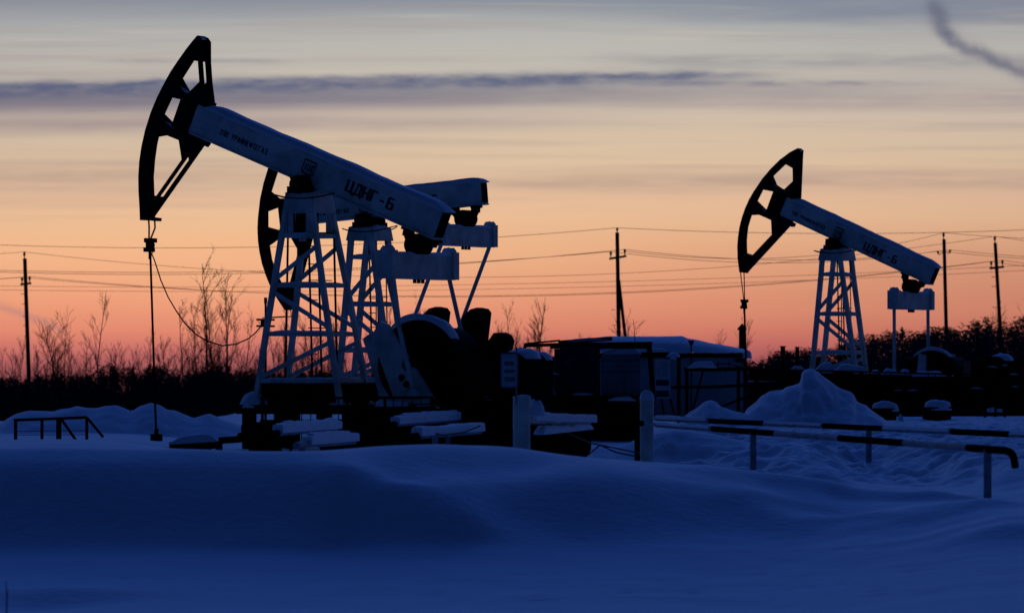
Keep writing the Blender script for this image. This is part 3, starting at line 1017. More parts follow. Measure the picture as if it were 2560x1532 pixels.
    if dv > .08:
        b.box(car, (.10, .70, .045))
        b.box(car + L(0, 0, -.145), (.10, .70, .045))
        b.box(car + L(0, 0, -.07), (.09, .12, .14))
        b.box(car + L(0, .17, -.07), (.05, .05, .17))
        b.tube([car + L(0, 0, -.1), car + L(0, 0, .46)], .026, 8)
        b.tube([car + L(0, 0, .36), car + L(0, 0, .5)], .038, 8)
    else:
        kk = 1.0
        b.box(car + L(0, -.02, .0), (.11, .30 * kk, .08))
        b.box(car + L(0, 0, -.10), (.10, .15, .16))
        b.box(car + L(0, .03, -.17), (.11, .24 * kk, .08))
        b.tube([car + L(0, 0, -.2), car + L(0, 0, -.34)], .03, 8)
        b.tube([car + L(0, -.10, .02), car + L(0, -.17, -.08), car + L(0, -.10, -.22), car + L(0, -.03, -.26)], .010, 5)
    b.build('carrier_bar', 'black', root)
    b = MB()
    b.tube([car + L(0, 0, -.05), foot], well['rod'], 8)
    b.build('polished_rod', 'black', root)
    return root, L, B, legpt


CRANK1 = dict(pin=(2.70, 1.30), cmat='white', crank=[(1.80, 2.30), (1.97, 2.56), (2.10, 2.50), (2.99, 1.22), (2.90, 1.12), (2.28, 1.12)],
              holes=[(2.40, 1.57), (2.49, 1.455), (2.58, 1.34)],
              weights=[(-1, [(2.75, 1.75), (2.95, 1.62), (3.46, 2.04), (3.50, 2.22), (3.44, 2.33), (3.34, 2.37), (3.22, 2.36)])], sheave=(2.52, 1.80, .78))
WING = [(2.32, 1.95), (2.45, 2.95), (2.38, 3.04), (2.22, 3.07), (2.05, 3.03), (1.88, 2.88), (1.70, 2.58), (1.60, 2.2), (1.75, 1.9)]
CRANK2 = dict(pin=(1.50, 2.30), cmat='black', crank=[(2.4, 1.5), (2.6, 1.8), (1.6, 2.45), (1.40, 2.40), (1.38, 2.2)], holes=[],
              weights=[(1, WING), (-1, WING)], eye=True, sheave=(2.45, 1.55, .70))
CRANK3 = dict(pin=(2.12, 1.30), cmat='white', crank=[(1.98, 1.15), (2.25, 1.15), (2.93, 1.35), (2.93, 2.05), (2.74, 2.08), (2.70, 1.5)],
              holes=[(2.3, 1.33)], weights=[], sheave=(2.95, 1.37, .80))

pj1, L1, B1, leg1 = make_pumpjack(773, 100, 21.8, 'large near pumpjack with its dark horse head raised high', 'A',
                                  dict(carrier=(375, 601, 101.6), foot=(391, 1105, 101.4), gap=.035, rod=.021), CRANK1)
pj2, L2, B2, leg2 = make_pumpjack(924.5, 125, -5.0, 'pumpjack half hidden behind the near one, its beam nearly level', 'B',
                                  dict(carrier=(664, 799, 126.2), foot=(664, 1075, 126.2), gap=.15, rod=.03), CRANK2)
pj3, L3, B3, leg3 = make_pumpjack(2093, 149, 24.0, 'smaller distant pumpjack standing alone beside the dark wood', 'B',
                                  dict(carrier=(1860.5, 752, 150.0), foot=(1866, 935, 150.0), gap=.03, rod=.028), CRANK3)

W1 = Matrix.Translation(((773 - 1280) / F * 100, 100, 0)) @ Matrix.Rotation(-math.radians(TH0), 4, 'Z')
# slack cable from the carrier bar to the tower leg
b = MB()
pa, pb = at(379, 634, 101.6), W1 @ leg1(2.62, 1, -1)
pts = []
PHO = [(379, 634), (386, 650), (402, 700), (420, 742), (440, 776), (462, 808), (490, 836), (520, 853), (556, 864), (590, 860), (622, 846), (640, 830), (650, 818), (661, 800)]
for i, (x, y) in enumerate(PHO):
    t = i / (len(PHO) - 1)
    pts.append(at(x, y, pa.y + (pb.y - pa.y) * t))
pts[-1] = pb
b.tube(pts, .013, 6)
tag(b.build('slack_cable', 'cable'), 'thin slack cable looping from the hanging rod to the tower leg', 'cable')


# ------------------------------------------------------------------ wellheads
def wellhead(px, py_top, D, label, big):
    p = at(px, py_top, D)
    g = gz(p.x, p.y)
    r = thing('wellhead', label, 'wellhead', (p.x, p.y, g))
    h = p.z - g
    b = MB()
    k = 1.0 if big else .35
    b.tube([(0, 0, -.3), (0, 0, h)], .20 * k, 12)
    for z in (h * .3, h * .62, h * .96):
        b.tube([(0, 0, z - .03), (0, 0, z + .03)], .32 * k, 14)
    b.build('casing', 'black', r)
    b = MB()
    b.tube([(0, 0, h), (0, 0, h + .10 * k + .06)], .10 * k, 8)
    b.box((0, 0, h + .02), (.22 * k, .22 * k, .16 * k))
    b.tube([(-.10 * k, 0, h + .1), (.12 * k, 0, h + .1)], .07 * k, 8)
    b.build('stuffing_box', 'black', r)
    if big:
        b = MB()
        for x in (-.36, .34):
            b.tube([(0, 0, h * .55), (x, 0, h * .55)], .13, 10)
            b.tube([(x, -.16, h * .55), (x, .16, h * .55)], .19, 14)
        b.build('valve', 'black', r)
    return r


wellhead(391, 1088, 101.4, 'slim wellhead under the long hanging rod', False)
p = at(658, 1130, 97.2)
root = thing('valve_assembly', 'bulky black valve assembly standing in snow at the left end of the skid', 'valve', (p.x, p.y, gz(p.x, p.y)))
off = Vector(root.location)
b = MB()
b.bbox(at(628, 0, 97.2).x - off.x, at(696, 0, 97.2).x - off.x, -.3, .3, -.4, at(0, 1088, 97.2).z - off.z)
b.tube([at(622, 1113, 97.1) - off, at(704, 1113, 97.1) - off], .13, 14)
b.build('body', 'black', root)
b = MB()
zz = at(0, 1071, 97.2).z - off.z
b.tube([at(603, 1071, 97.2) - off, at(611, 1071, 97.2) - off, at(704, 1070, 97.2) - off, at(712, 1070, 97.2) - off], [.06, .115, .115, .07], 16)
b.build('cap', 'black', root)
b = MB()
b.tube([at(617, 1050, 97.2) - off, at(617, 1070, 97.2) - off], .07, 10)
b.build('neck', 'black', root)
b = MB()
pA = at(548, 1101, 97.0)
b.tube([pA, at(632, 1095, 97.2)], .062, 10)
b.tube([pA, (pA.x, pA.y, gz(pA.x, pA.y) - .2)], .062, 10)
tag(b.build('flow_pipe', 'black'), 'dark flow pipe reaching left from the bulky black valve', 'pipe')
b = MB()
pA, pB = at(290, 1117, 98), at(420, 1113, 98)
b.bar((pA.x, pA.y, pA.z - .02), (pB.x, pB.y, pB.z - .04), .35, .10)
for p in (pA, pB):
    b.bar((p.x, p.y, p.z - .05), (p.x, p.y, gz(p.x, p.y) - .25), .2, .2)
tag(b.build('timber_plank', 'black'), 'dark plank lying in snow at the foot of the long rod', 'plank')
b = MB()
pA, pB = at(424, 1100, 92), at(545, 1095, 92)
b.bar(pA - Vector((0, 0, .10)), pB - Vector((0, 0, .10)), .22, .14)
b.bar(pA - Vector((-.2, 0, .1)), Vector((pA.x + .2, pA.y, gz(pA.x, pA.y) - .2)), .18, .18)
b.bar(pB - Vector((.2, 0, .1)), Vector((pB.x - .2, pB.y, gz(pB.x, pB.y) - .2)), .18, .18)
o = tag(b.build('timber_beam', 'black'), 'snow laden beam lying between the hanging rod and the black valve', 'beam')
b = MB()
b.snow([pA - Vector((0, 0, .06)), pB - Vector((0, 0, .04))], .36, .10, seed=3)
b.build('snow_cover', 'snow', o)


# ------------------------------------------------------------------ barriers with striped rails
def along(p, d, px):
    """point of the line p + t d seen in that photograph column"""
    k = (px - 1280) / F
    t = (k * p.y - p.x) / (d.x - k * d.y)
    return p + d * t


def barrier(ptA, ptB, label, segs, posts, snow, r=.042, bend=False, group='striped barriers'):
    root = thing('barrier', label, 'barrier', (ptA.x, ptA.y, gz(ptA.x, ptA.y)), 0, group)
    off = Vector(root.location)
    d = (ptB - ptA)
    for x0, x1, kind in segs:
        b = MB()
        a, c = along(ptA, d, x0), along(ptA, d, x1)
        pts = [a - off, c - off]
        if bend and x1 == segs[-1][1]:
            dn = (c - a).normalized()
            pts += [c - off + dn * .22 + Vector((0, 0, -.008)), c - off + dn * .38 + Vector((0, 0, -.03)), c - off + dn * .48 + Vector((0, 0, -.075)), c - off + dn * .53 + Vector((0, 0, -.13)), c - off + dn * .55 + Vector((0, 0, -.175))]
        rr = r if kind != 'stripe' else r * 1.03
        b.tube(pts, rr, 12)
        b.build('rail', kind, root)
    for x in posts:
        p = along(ptA, d, x)
        b = MB()
        b.tube([p - off, Vector((p.x, p.y, gz(p.x, p.y) - .3)) - off], r * 1.1, 10)
        b.build('post', 'rail', root)
    for x0, x1, w, h in snow:
        b = MB()
        a, c = along(ptA, d, x0), along(ptA, d, x1)
        b.snow([a - off + Vector((0, 0, r * .2)), c - off + Vector((0, 0, r * .2))], w, h, seed=x0 % 17, lump=.10, square=True, taper=False, n=11)
        b.build('snow_cover', 'snow', root)
    return root


ZR = .85


def rp(px, py):
    D = F * (EYE - ZR) / (py - HZ)
    return at(px, py, D)


barrier(rp(1640, 1061), rp(2545, 1128), 'near striped pipe barrier whose end bends down at the right', [
    (1640, 1783, 'rail'), (1783, 1940, 'stripe'), (1940, 2100, 'rail'), (2100, 2262, 'stripe'), (2262, 2421, 'rail'), (2421, 2512, 'stripe')],
    (1883, 2469), [(1645, 1778, .09, .035)], bend=True)
barrier(rp(1640, 1046), rp(2528, 1085), 'far striped pipe barrier running behind the bent one', [
    (1640, 1775, 'rail'), (1775, 1912, 'stripe'), (1912, 2060, 'rail'), (2060, 2210, 'stripe'), (2210, 2382, 'rail'), (2382, 2528, 'stripe'), (2528, 2700, 'rail')],
    (2172, 2640), [(1645, 1770, .10, .05), (1916, 2056, .085, .03), (2214, 2378, .10, .045), (2532, 2690, .10, .05)])
barrier(rp(560, 1092), rp(1142, 1048), 'snow capped striped barrier before the near pumpjack skid', [
    (600, 695, 'stripe'), (695, 843, 'rail'), (843, 990, 'stripe'), (990, 1142, 'rail')], (1120,),
    [(694, 844, .15, .115), (712, 838, .10, .145), (988, 1142, .16, .12), (1005, 1136, .11, .155)])
barrier(rp(765, 1111), rp(1198, 1077), 'lower snow capped barrier rail nearest the dune crest', [
    (740, 885, 'rail'), (885, 1047, 'stripe'), (1047, 1200, 'rail')], (755, 1088), [(768, 886, .13, .095), (776, 868, .09, .125), (1042, 1200, .15, .11)])

# two stout pipe posts of the gateway, the gate rail and its chains
p1 = at(1304, 990, 76)
r = tag(MB().tube([(p1.x, p1.y, gz(p1.x, p1.y) - .4), (p1.x, p1.y, p1.z)], .117, 20).build('gate_post', 'white'), 'stout white pipe post beneath the sign board', 'post', 'stout gate posts')
MB().mound((p1.x + .02, p1.y, p1.z - .01), .10, .10, .03, seed=3).build('snow_cover', 'snow', r)
p2 = at(1617, 990, 86)
r = tag(MB().tube([(p2.x, p2.y, gz(p2.x, p2.y) - .4), (p2.x, p2.y, p2.z)], .105, 20).build('gate_post', 'white'), 'stout pipe post with a snow cap beside the striped rails', 'post', 'stout gate posts')
MB().mound((p2.x, p2.y, p2.z - .01), .125, .125, .10, seed=7, pw=.7).build('snow_cover', 'snow', r)
q = at(1596, 1062, 86.2)
b = MB()
b.bar((q.x, q.y, p2.z - .55), (q.x, q.y, gz(q.x, q.y) - .3), .07, .12)
tag(b.build('dark_stake', 'black'), 'dark steel stake standing against the snow capped gate post', 'stake')
g0, g1 = at(1322, 1049, 76.2), at(1604, 1058, 85.6)
root = thing('gate_rail', 'pipe rail between the two stout posts, snow on its left half', 'rail', g0)
MB().tube([(0, 0, 0), (g1 - g0) * .5], .045, 10).build('rail', 'white', root)
MB().tube([(g1 - g0) * .5, g1 - g0], .045, 10).build('rail', 'stripe', root)
b = MB()
b.snow([(g1 - g0) * .02, (g1 - g0) * .53], .16, .10, seed=4, lump=.12, square=True, taper=False, n=11)
b.mound(Vector((.08, 0, .10)), .14, .12, .17, seed=4)
b.snow([(g1 - g0) * .08 + Vector((0, 0, -.19)), (g1 - g0) * .5 + Vector((0, 0, -.10))], .16, .10, seed=9)
b.build('snow_cover', 'snow', root)
b = MB()
b.tube([(g1 - g0) * .1, (g1 - g0) * .20 + Vector((0, 0, -.08)), (g1 - g0) * .5 + Vector((0, 0, -.30)), (g1 - g0) * .97 + Vector((0, 0, -.45))], .013, 6)
b.build('chain', 'cable', root)
# sagging chains on the left barrier
b = MB()
c0 = [at(1046, 1067, 75), at(1075, 1080, 75.5), at(1105, 1087, 76), at(1160, 1080, 78), at(1200, 1064, 79)]
b.tube(c0, .012, 6)
tag(b.build('barrier_chain', 'cable'), 'thin dark chain sagging along the left barrier rails', 'chain')
b = MB()
c0 = [at(1500, 1112, 84), at(1540, 1130, 84.5), at(1600, 1142, 85.5)]
b.tube(c0, .012, 6)
b.tube([c0[0], c0[0] - Vector((.25, 0, .2))], .012, 6)
tag(b.build('guy_wire', 'cable'), 'thin stay wire running down to the dark stake', 'wire')

# sign board on the stout post
sg = at(1291, 990, 75.7)
root = thing('sign_board', 'pale notice board on a thin pole over the stout post', 'sign', sg)
b = MB()
b.tube([(0, 0, -.1), (0, 0, .66)], .012, 8)
b.build('pole', 'grey', root)
s0, s1 = at(1253, 968, 75.7) - sg, at(1294, 884, 75.7) - sg
b = MB()
b.bbox(s0.x, s1.x, -.012, .0, s0.z, s1.z)
bo = b.build('panel', 'board', root)
b = MB()
for x0, x1, z0, z1 in ((s0.x, s1.x, s0.z - .008, s0.z + .008), (s0.x, s1.x, s1.z - .008, s1.z + .008), (s0.x - .008, s0.x + .008, s0.z, s1.z), (s1.x - .008, s1.x + .008, s0.z, s1.z)):
    b.bbox(x0, x1, -.02, .004, z0, z1)
b.build('frame', 'grey', root)
b = MB()
rnd = random.Random(5)
for py, n in ((906, 8), (911, 7), (926, 8), (930, 6), (945, 7), (951, 6)):
    z = (at(1270, py, 75.7) - sg).z
    x = s0.x + .045
    for i in range(n):
        w = rnd.uniform(.010, .024)
        if x + w > s1.x - .03:
            break
        b.bbox(x, x + w, -.0145, -.0125, z - .011, z + .011)
        x += w + .006
b.build('lettering', 'letter', bo)


# ------------------------------------------------------------------ fence round the near pumpjack
def pfence():
    D = 96.4
    root = thing('wire_fence', 'black mesh fence with posts in front of the near pumpjack skid', 'fence', (at(650, 1100, D).x, D, .3))
    off = Vector(root.location)

    def P(x, y, dd=0):
        return at(x, y, D + dd) - off
    b = MB()
    for y0, y1, x0, x1 in ((996, 993, 650, 1075), (1022, 1018, 650, 1090), (1052, 1050, 650, 1000)):
        b.bar(P(x0, y0), P(x1, y1), .04, .045)
    b.build('rail', 'black', root)
    for x in (656, 727, 868, 962, 1080):
        b = MB()
        b.bar(P(x, 962 if x < 730 else 990), Vector((P(x, 990).x, 0, -.6)), .05, .05)
        b.build('post', 'black', root)
    b = MB()
    b.bar(P(652, 962), P(730, 960), .04, .045)
    for i in range(19):
        x = 662 + i * 23
        b.bar(P(x, 995), P(x, 1112), .012, .016)
    for y in (1063, 1076, 1100):
        b.bar(P(655, y), P(880, y - 1), .010, .012)
    b.build('mesh', 'black', root)
    b = MB()
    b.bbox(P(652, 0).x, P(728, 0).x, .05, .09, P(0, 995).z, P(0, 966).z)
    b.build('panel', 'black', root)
    return root


pfence()
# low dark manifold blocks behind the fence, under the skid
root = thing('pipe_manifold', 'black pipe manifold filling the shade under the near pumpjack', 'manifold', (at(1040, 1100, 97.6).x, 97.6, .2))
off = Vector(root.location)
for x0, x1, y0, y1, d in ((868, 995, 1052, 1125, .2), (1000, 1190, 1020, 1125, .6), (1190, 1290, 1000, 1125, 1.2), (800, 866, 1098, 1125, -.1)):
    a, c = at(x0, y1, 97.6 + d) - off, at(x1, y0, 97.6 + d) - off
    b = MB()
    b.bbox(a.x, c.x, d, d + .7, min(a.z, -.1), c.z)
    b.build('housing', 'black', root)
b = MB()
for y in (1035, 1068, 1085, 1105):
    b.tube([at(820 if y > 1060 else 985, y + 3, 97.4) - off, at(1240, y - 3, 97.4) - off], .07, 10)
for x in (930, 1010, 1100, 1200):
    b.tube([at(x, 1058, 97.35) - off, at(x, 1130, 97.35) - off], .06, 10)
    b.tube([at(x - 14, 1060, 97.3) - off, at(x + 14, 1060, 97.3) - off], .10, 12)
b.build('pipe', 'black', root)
b = MB()
b.mound(at(988, 1008, 97.4) - off, .25, .2, .03, seed=2)
b.mound(at(640, 1044, 97.4) - off + Vector((0, 0, -.05)), .25, .2, .10, seed=2) if False else None
b.snow([at(1030, 1018, 97.9) - off, at(1100, 1019, 97.9) - off], .25, .05, seed=6)
b.build('snow_cover', 'snow', root)


# ------------------------------------------------------------------ control cabinets, portal frame, shed
def block(name, mt, x0, x1, y0, y1, D, depth, parent=None, off=Vector((0, 0, 0)), yaw=0.0, zmin=None):
    a, c = at(x0, y1, D), at(x1, y0, D)
    w = (c.x - a.x)
    z0 = a.z if zmin is None else zmin
    b = MB()
    ctr = Vector(((a.x + c.x) / 2, D + depth / 2, (z0 + c.z) / 2)) - off
    b.box(ctr, (w, depth, c.z - z0), Matrix.Rotation(yaw, 3, 'Z'))
    return b.build(name, mt, parent)


DC = 112.0
root = thing('cabinet_platform', 'black raised platform beneath the control cabinets', 'platform', (at(1470, 1100, DC).x, DC, .3))
off = Vector(root.location)
block('deck', 'black', 1296, 1622, 988, 1004, DC - .4, 2.6, root, off)
for x in (1310, 1400, 1500, 1610):
    for dy in (0.2, 1.9):
        p = at(x, 1000, DC - .2 + dy) - off
        b = MB()
        b.bbox(p.x - .09, p.x + .09, p.y - .09, p.y + .09, -.3, p.z)
        b.build('pile', 'black', root)
block('skirt', 'black', 1300, 1618, 1003, 1135, DC + .3, 1.6, root, off)
block('skirt', 'black', 1322, 1478, 1062, 1165, 90.5, 3.0, root, off)
b = MB()
b.mound(at(1455, 987, DC) - off, .22, .2, .05, seed=3)
b.build('snow_cover', 'snow', root)
b = MB()
b.snow([at(1520, 1000, DC - .45) - off, at(1590, 1001, DC - .45) - off], .22, .06, seed=5)
b.build('snow_cover', 'snow', root)
b = MB()
b.mound(at(1352, 988, DC + .3) - off, .36, .3, .30, seed=9, pw=.8)
b.build('snow_cover', 'snow', root)

zdeck = at(0, 988, DC - .4).z
root = thing('control_cabinet', 'tall dark control cabinet on the black platform', 'cabinet', (at(1450, 985, DC).x, DC, zdeck))
off = Vector(root.location)
block('body', 'cabinet', 1405, 1500, 870, 985, DC, .9, root, off, zmin=zdeck)
block('panel', 'cabinet', 1386, 1405, 872, 985, DC + .25, .6, root, off, zmin=zdeck)
b = MB()
for y in (885, 908, 938, 975):
    for x in (1398, 1404):
        p = at(x, y, DC + .22) - off
        b.box(p, (.022, .02, .055))
b.build('label_plate', 'grey', root)
b = MB()
a, c = at(1378, 858, DC - .15) - off, at(1512, 850, DC - .15) - off
b.bar(at(1376, 868, DC + .1) - off, at(1405, 868, DC + .1) - off, .6, .06)
b.bbox(at(1402, 0, DC).x - off.x, c.x, -.15, 1.1, at(0, 872, DC).z - off.z, at(0, 862, DC).z - off.z)
b.plate([(0, 0), (1, 0), (1, .02), (0, .02)], [], lambda x, y, t: Vector((a.x + (c.x - a.x) * x + .15, t, at(0, 861 - 10 * x, DC).z - off.z + y * 4)), -.15, 1.1)
b.build('roof', 'cabinet', root)
b = MB()
b.snow([at(1418, 853, DC + .3) - off, at(1470, 850, DC + .3) - off, at(1520, 849, DC + .3) - off], .95, .045, seed=2, lump=.1)
b.build('snow_cover', 'snow', root)

root = thing('pale_cabinet', 'pale boxy transformer cabinet with snow on top', 'cabinet', (at(1552, 985, DC).x, DC, zdeck))
off = Vector(root.location)
block('body', 'grey', 1505, 1600, 884, 985, DC - .1, .8, root, off, zmin=zdeck)
b = MB()
for y in (901, 929):
    p, q = at(1505, y, DC - .1) - off, at(1600, y, DC - .1) - off
    b.bar(p + Vector((0, -.002, 0)), q + Vector((0, -.002, 0)), .012, .014)
p, q = at(1560, 931, DC - .1) - off, at(1560, 984, DC - .1) - off
b.bar(p + Vector((0, -.002, 0)), q + Vector((0, -.002, 0)), .012, .010)
b.build('seam', 'cabinet', root)
b = MB()
b.snow([at(1508, 884, DC + .25) - off, at(1530, 884, DC + .25) - off, at(1575, 884, DC + .25) - off, at(1602, 884, DC + .25) - off], .84, .10, seed=14, lump=.5)
b.build('snow_cover', 'snow', root)

root = thing('portal_frame', 'dark pipe portal frame spanning over the cabinets', 'frame', (at(1312, 985, DC - 1).x, DC - 1, .4))
off = Vector(root.location)
b = MB()
b.tube([at(1312, 1100, DC - 1) - off, at(1312, 866, DC - 1) - off], .036, 10)
b.build('post', 'black', root)
b = MB()
b.bar(at(1622, 855, DC - .6) - off, at(1634, 1000, DC - .6) - off, .12, .10)
b.build('post', 'black', root)
b = MB()
b.tube([at(1309, 864, DC - 1) - off, at(1405, 861, DC - 1) - off, at(1630, 858, DC - .6) - off], .036, 10)
b.tube([at(1311, 859, DC - 1.1) - off, at(1400, 851, DC - 1.1) - off, at(1402, 862, DC - 1.1) - off], .018, 8)
b.bbox(at(1500, 0, DC).x - off.x, at(1622, 0, DC).x - off.x, .35, .7, at(0, 872, DC).z - off.z, at(0, 857, DC).z - off.z)
b.build('crossbar', 'black', root)
b = MB()
b.tube([at(1316, 904, DC - 1) - off, at(1355, 903, DC - 1) - off, at(1361, 908, DC - 1) - off, at(1361, 985, DC - 1) - off], .02, 8)
b.tube([at(1327, 904, DC - 1) - off, at(1327, 985, DC - 1) - off], .026, 8)
b.bar(at(1345, 935, DC - 1) - off, at(1400, 938, DC - 1) - off, .1, .08)
b.build('hand_rail', 'black', root)
b = MB()
b.snow([at(1345, 932, DC - 1) - off, at(1398, 935, DC - 1) - off], .14, .02, seed=5)
b.build('snow_cover', 'snow', root)

root = thing('junction_box', 'black equipment box behind the notice board', 'box', (at(1312, 985, DC - 2).x, DC - 2, .4))
off = Vector(root.location)
block('body', 'black', 1292, 1331, 904, 1130, DC - 2, .6, root, off)
block('lid', 'black', 1289, 1334, 900, 905, DC - 2.05, .7, root, off)

# long shed with a thick roof of snow
DS_ = 168.0
root = thing('shed', 'long low white shed under a thick roof of snow', 'shed', (at(1640, 1000, DS_).x, DS_, .1))
off = Vector(root.location)
wx0, wx1 = at(1412, 0, DS_).x - off.x, at(1858, 0, DS_).x - off.x
wz = at(0, 884, DS_).z - off.z
zt = at(0, 838, DS_).z - off.z
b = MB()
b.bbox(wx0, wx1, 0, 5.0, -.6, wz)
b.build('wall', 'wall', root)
b = MB()
nx, ny = 90, 16
vs = []
for j in range(ny + 1):
    for i in range(nx + 1):
        x = wx0 - .20 + (wx1 - wx0 + .40) * i / nx
        t = j / ny
        y = -.28 + 5.5 * t
        ridge = math.sin(min(t, 1) * math.pi) ** .6
        e = np.interp(x, [wx0 - .2, wx0 + .2, wx0 + .7, wx0 + 1.3, wx0 + 3.6, wx1 - 1.6, wx1 - .7, wx1 + .1, wx1 + .20], [.1, .6, .88, 1.0, 1.0, .86, .58, .30, .10])
        z = wz - .02 + (zt - wz) * (.20 + .80 * ridge) * e + .035 * noise.noise(Vector((x * 1.2, y * 1.2, 3)))
        if j == 0:
            z = wz + .02 + .07 * noise.noise(Vector((x * 2.2, 0, 8))) + .03 * noise.noise(Vector((x * 6, 0, 5)))
        vs.append((x, y, z))
fs = [(j * (nx + 1) + i, j * (nx + 1) + i + 1, (j + 1) * (nx + 1) + i + 1, (j + 1) * (nx + 1) + i) for j in range(ny) for i in range(nx)]
b.add(vs, fs, True)
b.mound((wx1 + .10, -.1, wz - .04), .14, .5, .16, seed=3, below=.1)
b.mound((wx1 + .10, 2.0, wz - .04), .14, 2.6, .16, seed=3, below=.1)
rf = b.build('snow_cover', 'snow', root)
b = MB()
b.bbox(wx0 - .1, wx1 + .1, -.20, 5.2, wz - .12, wz + .03)
b.build('eave', 'black', root)
b = MB()
p = at(1728, 853, DS_ - .5) - off
b.tube([(p.x, -.5, .3), (p.x, -.5, p.z - .1)], .022, 8)
b.tube([(p.x, -.5, p.z - .14), (p.x, -.5, p.z)], [.03, .09], 10)
b.box((p.x, -.5, p.z + .01), (.2, .2, .03))
b.build('vent_pipe', 'black', root)
b = MB()
p0_, p1_ = at(1838, 906, DS_ - .1) - off, at(1862, 898, DS_ - .1) - off
b.bbox(p0_.x, p1_.x, -.12, .0, p0_.z, p1_.z)
b.build('lamp', 'black', root)

p = at(1855, 868, 176)
root = thing('vent_stack', 'dark square stack with a pointed cap behind the shed end', 'chimney', (p.x, 176, -.3))
off = Vector(root.location)
t0 = at(1855, 821, 176) - off
b = MB()
b.bbox(-.095, .095, -.095, .095, -.5, t0.z)
b.build('shaft', 'black', root)
b = MB()
c = at(1855, 808, 176) - off
b.add([(-.14, -.14, t0.z), (.14, -.14, t0.z), (.14, .14, t0.z), (-.14, .14, t0.z), (0, 0, c.z)], [(3, 2, 1, 0), (0, 1, 4), (1, 2, 4), (2, 3, 4), (3, 0, 4)])
b.bbox(-.14, .14, -.14, .14, t0.z - .05, t0.z - .001)
b.build('cap', 'black', root)

# whip aerial, information board, pipe railing in front of the shed
b = MB()
b.tube([at(1588, 905, DC + .3), at(1587, 840, DC + .3), at(1583, 797, DC + .3)], [.010, .008, .004], 6)
tag(b.build('whip_aerial', 'black'), 'hair thin whip aerial rising above the pale cabinet', 'aerial')

DI = 118
root = thing('information_board', 'tall information board with two dark photo panels', 'board', (at(1657, 1030, DI).x, DI, .3))
off = Vector(root.location)
a, c = at(1638, 996, DI) - off, at(1676, 898, DI) - off
b = MB()
b.bbox(a.x, c.x, -.015, .015, a.z, c.z)
pn = b.build('panel', 'board', root)
b = MB()
for y0, y1 in ((949, 964), (976, 992)):
    b.bbox(a.x + .02, c.x - .03, -.019, -.0155, at(0, y1, DI).z - off.z, at(0, y0, DI).z - off.z)
b.build('picture', 'cabinet', pn)
b = MB()
for y in (906, 912, 919, 925, 931, 938):
    x = a.x + .04
    while x < c.x - .07:
        w = rnd.uniform(.012, .035)
        b.bbox(x, x + w, -.0185, -.0155, at(0, y + 1, DI).z - off.z, at(0, y - 1, DI).z - off.z)
        x += w + .008
b.build('lettering', 'grey', pn)
b = MB()
b.bar((a.x, 0, a.z - .05), (a.x, 0, c.z + .01), .02, .03)
b.bar((c.x, 0, a.z - .05), (c.x, 0, c.z + .01), .02, .03)
b.bar((a.x, 0, c.z + .012), (c.x, 0, c.z + .012), .03, .02)
b.build('frame', 'grey', root)
for x0, x1 in ((1653, 1660), (1675, 1686)):
    b = MB()
    b.bar(at(x0, 996, DI) - off, at(x1, 1036, DI) - off, .05, .04)
    b.build('leg', 'black', root)

root = thing('pipe_stand', 'dark pipe stand with a snow cap beside the information board', 'stand', (at(1697, 1030, 122).x, 122, .3))
off = Vector(root.location)
b = MB()
b.tube([at(1697, 1060, 122) - off, at(1697, 898, 122) - off], .042, 10)
b.build('post', 'black', root)
b = MB()
b.bar(at(1600, 884, 122.3) - off, at(1672, 884, 122.3) - off, .5, .09)
b.bar(at(1664, 896, 122) - off, at(1702, 896, 122) - off, .4, .05)
b.build('shelf', 'black', root)
b = MB()
b.snow([at(1600, 879, 122.3) - off, at(1670, 879, 122.3) - off], .55, .09, seed=4)
b.mound(at(1684, 893, 122) - off, .17, .22, .10, seed=5)
b.build('snow_cover', 'snow', root)

root = thing('pipe_railing', 'dark pipe railing with a snow mound before the white shed', 'railing', (at(1716, 1030, 124).x, 124, .3))
off = Vector(root.location)
b = MB()
b.tube([at(1710, 923, 124) - off, at(1800, 923, 124) - off, at(1865, 921, 124) - off], .045, 10)
b.tube([at(1678, 968, 124) - off, at(1780, 967, 124) - off, at(1960, 958, 124) - off], .036, 10)
b.tube([at(1805, 1016, 124) - off, at(1850, 998, 124) - off, at(1905, 975, 124) - off], .028, 8)
b.build('rail', 'black', root)
for x in (1717, 1846, 1890):
    b = MB()
    b.tube([at(x, 1065, 124) - off, at(x, 922, 124) - off], .040, 10)
    b.build('post', 'black', root)
b = MB()
b.tube([at(1732, 1026, 124.2) - off, at(1745, 975, 124.2) - off, at(1758, 926, 124.2) - off], .022, 8)
b.build('brace', 'black', root)
b = MB()
b.snow([at(1718, 920, 124) - off, at(1750, 918, 124) - off, at(1792, 919, 124) - off], .35, .11, seed=3)
b.build('snow_cover', 'snow', root)
b = MB()
b.tube([at(1780, 914, 124) - off, at(1800, 909, 124) - off, at(1825, 910, 124) - off, at(1850, 917, 124) - off], .014, 6)
for x in (1795, 1823, 1853):
    b.tube([at(x, 922, 124) - off, at(x, 904, 124) - off], .010, 6)
b.build('cable_loop', 'black', root)

# ------------------------------------------------------------------ right: pipe rack, container, drums, little posts
DR = 134.0
root = thing('pipe_rack', 'long black pipe rack with lumpy snow along its top', 'pipe rack', (at(2150, 1060, DR).x, DR, .3))
off = Vector(root.location)


def RR(x, y, d=0):
    return at(x, y, DR + d) - off


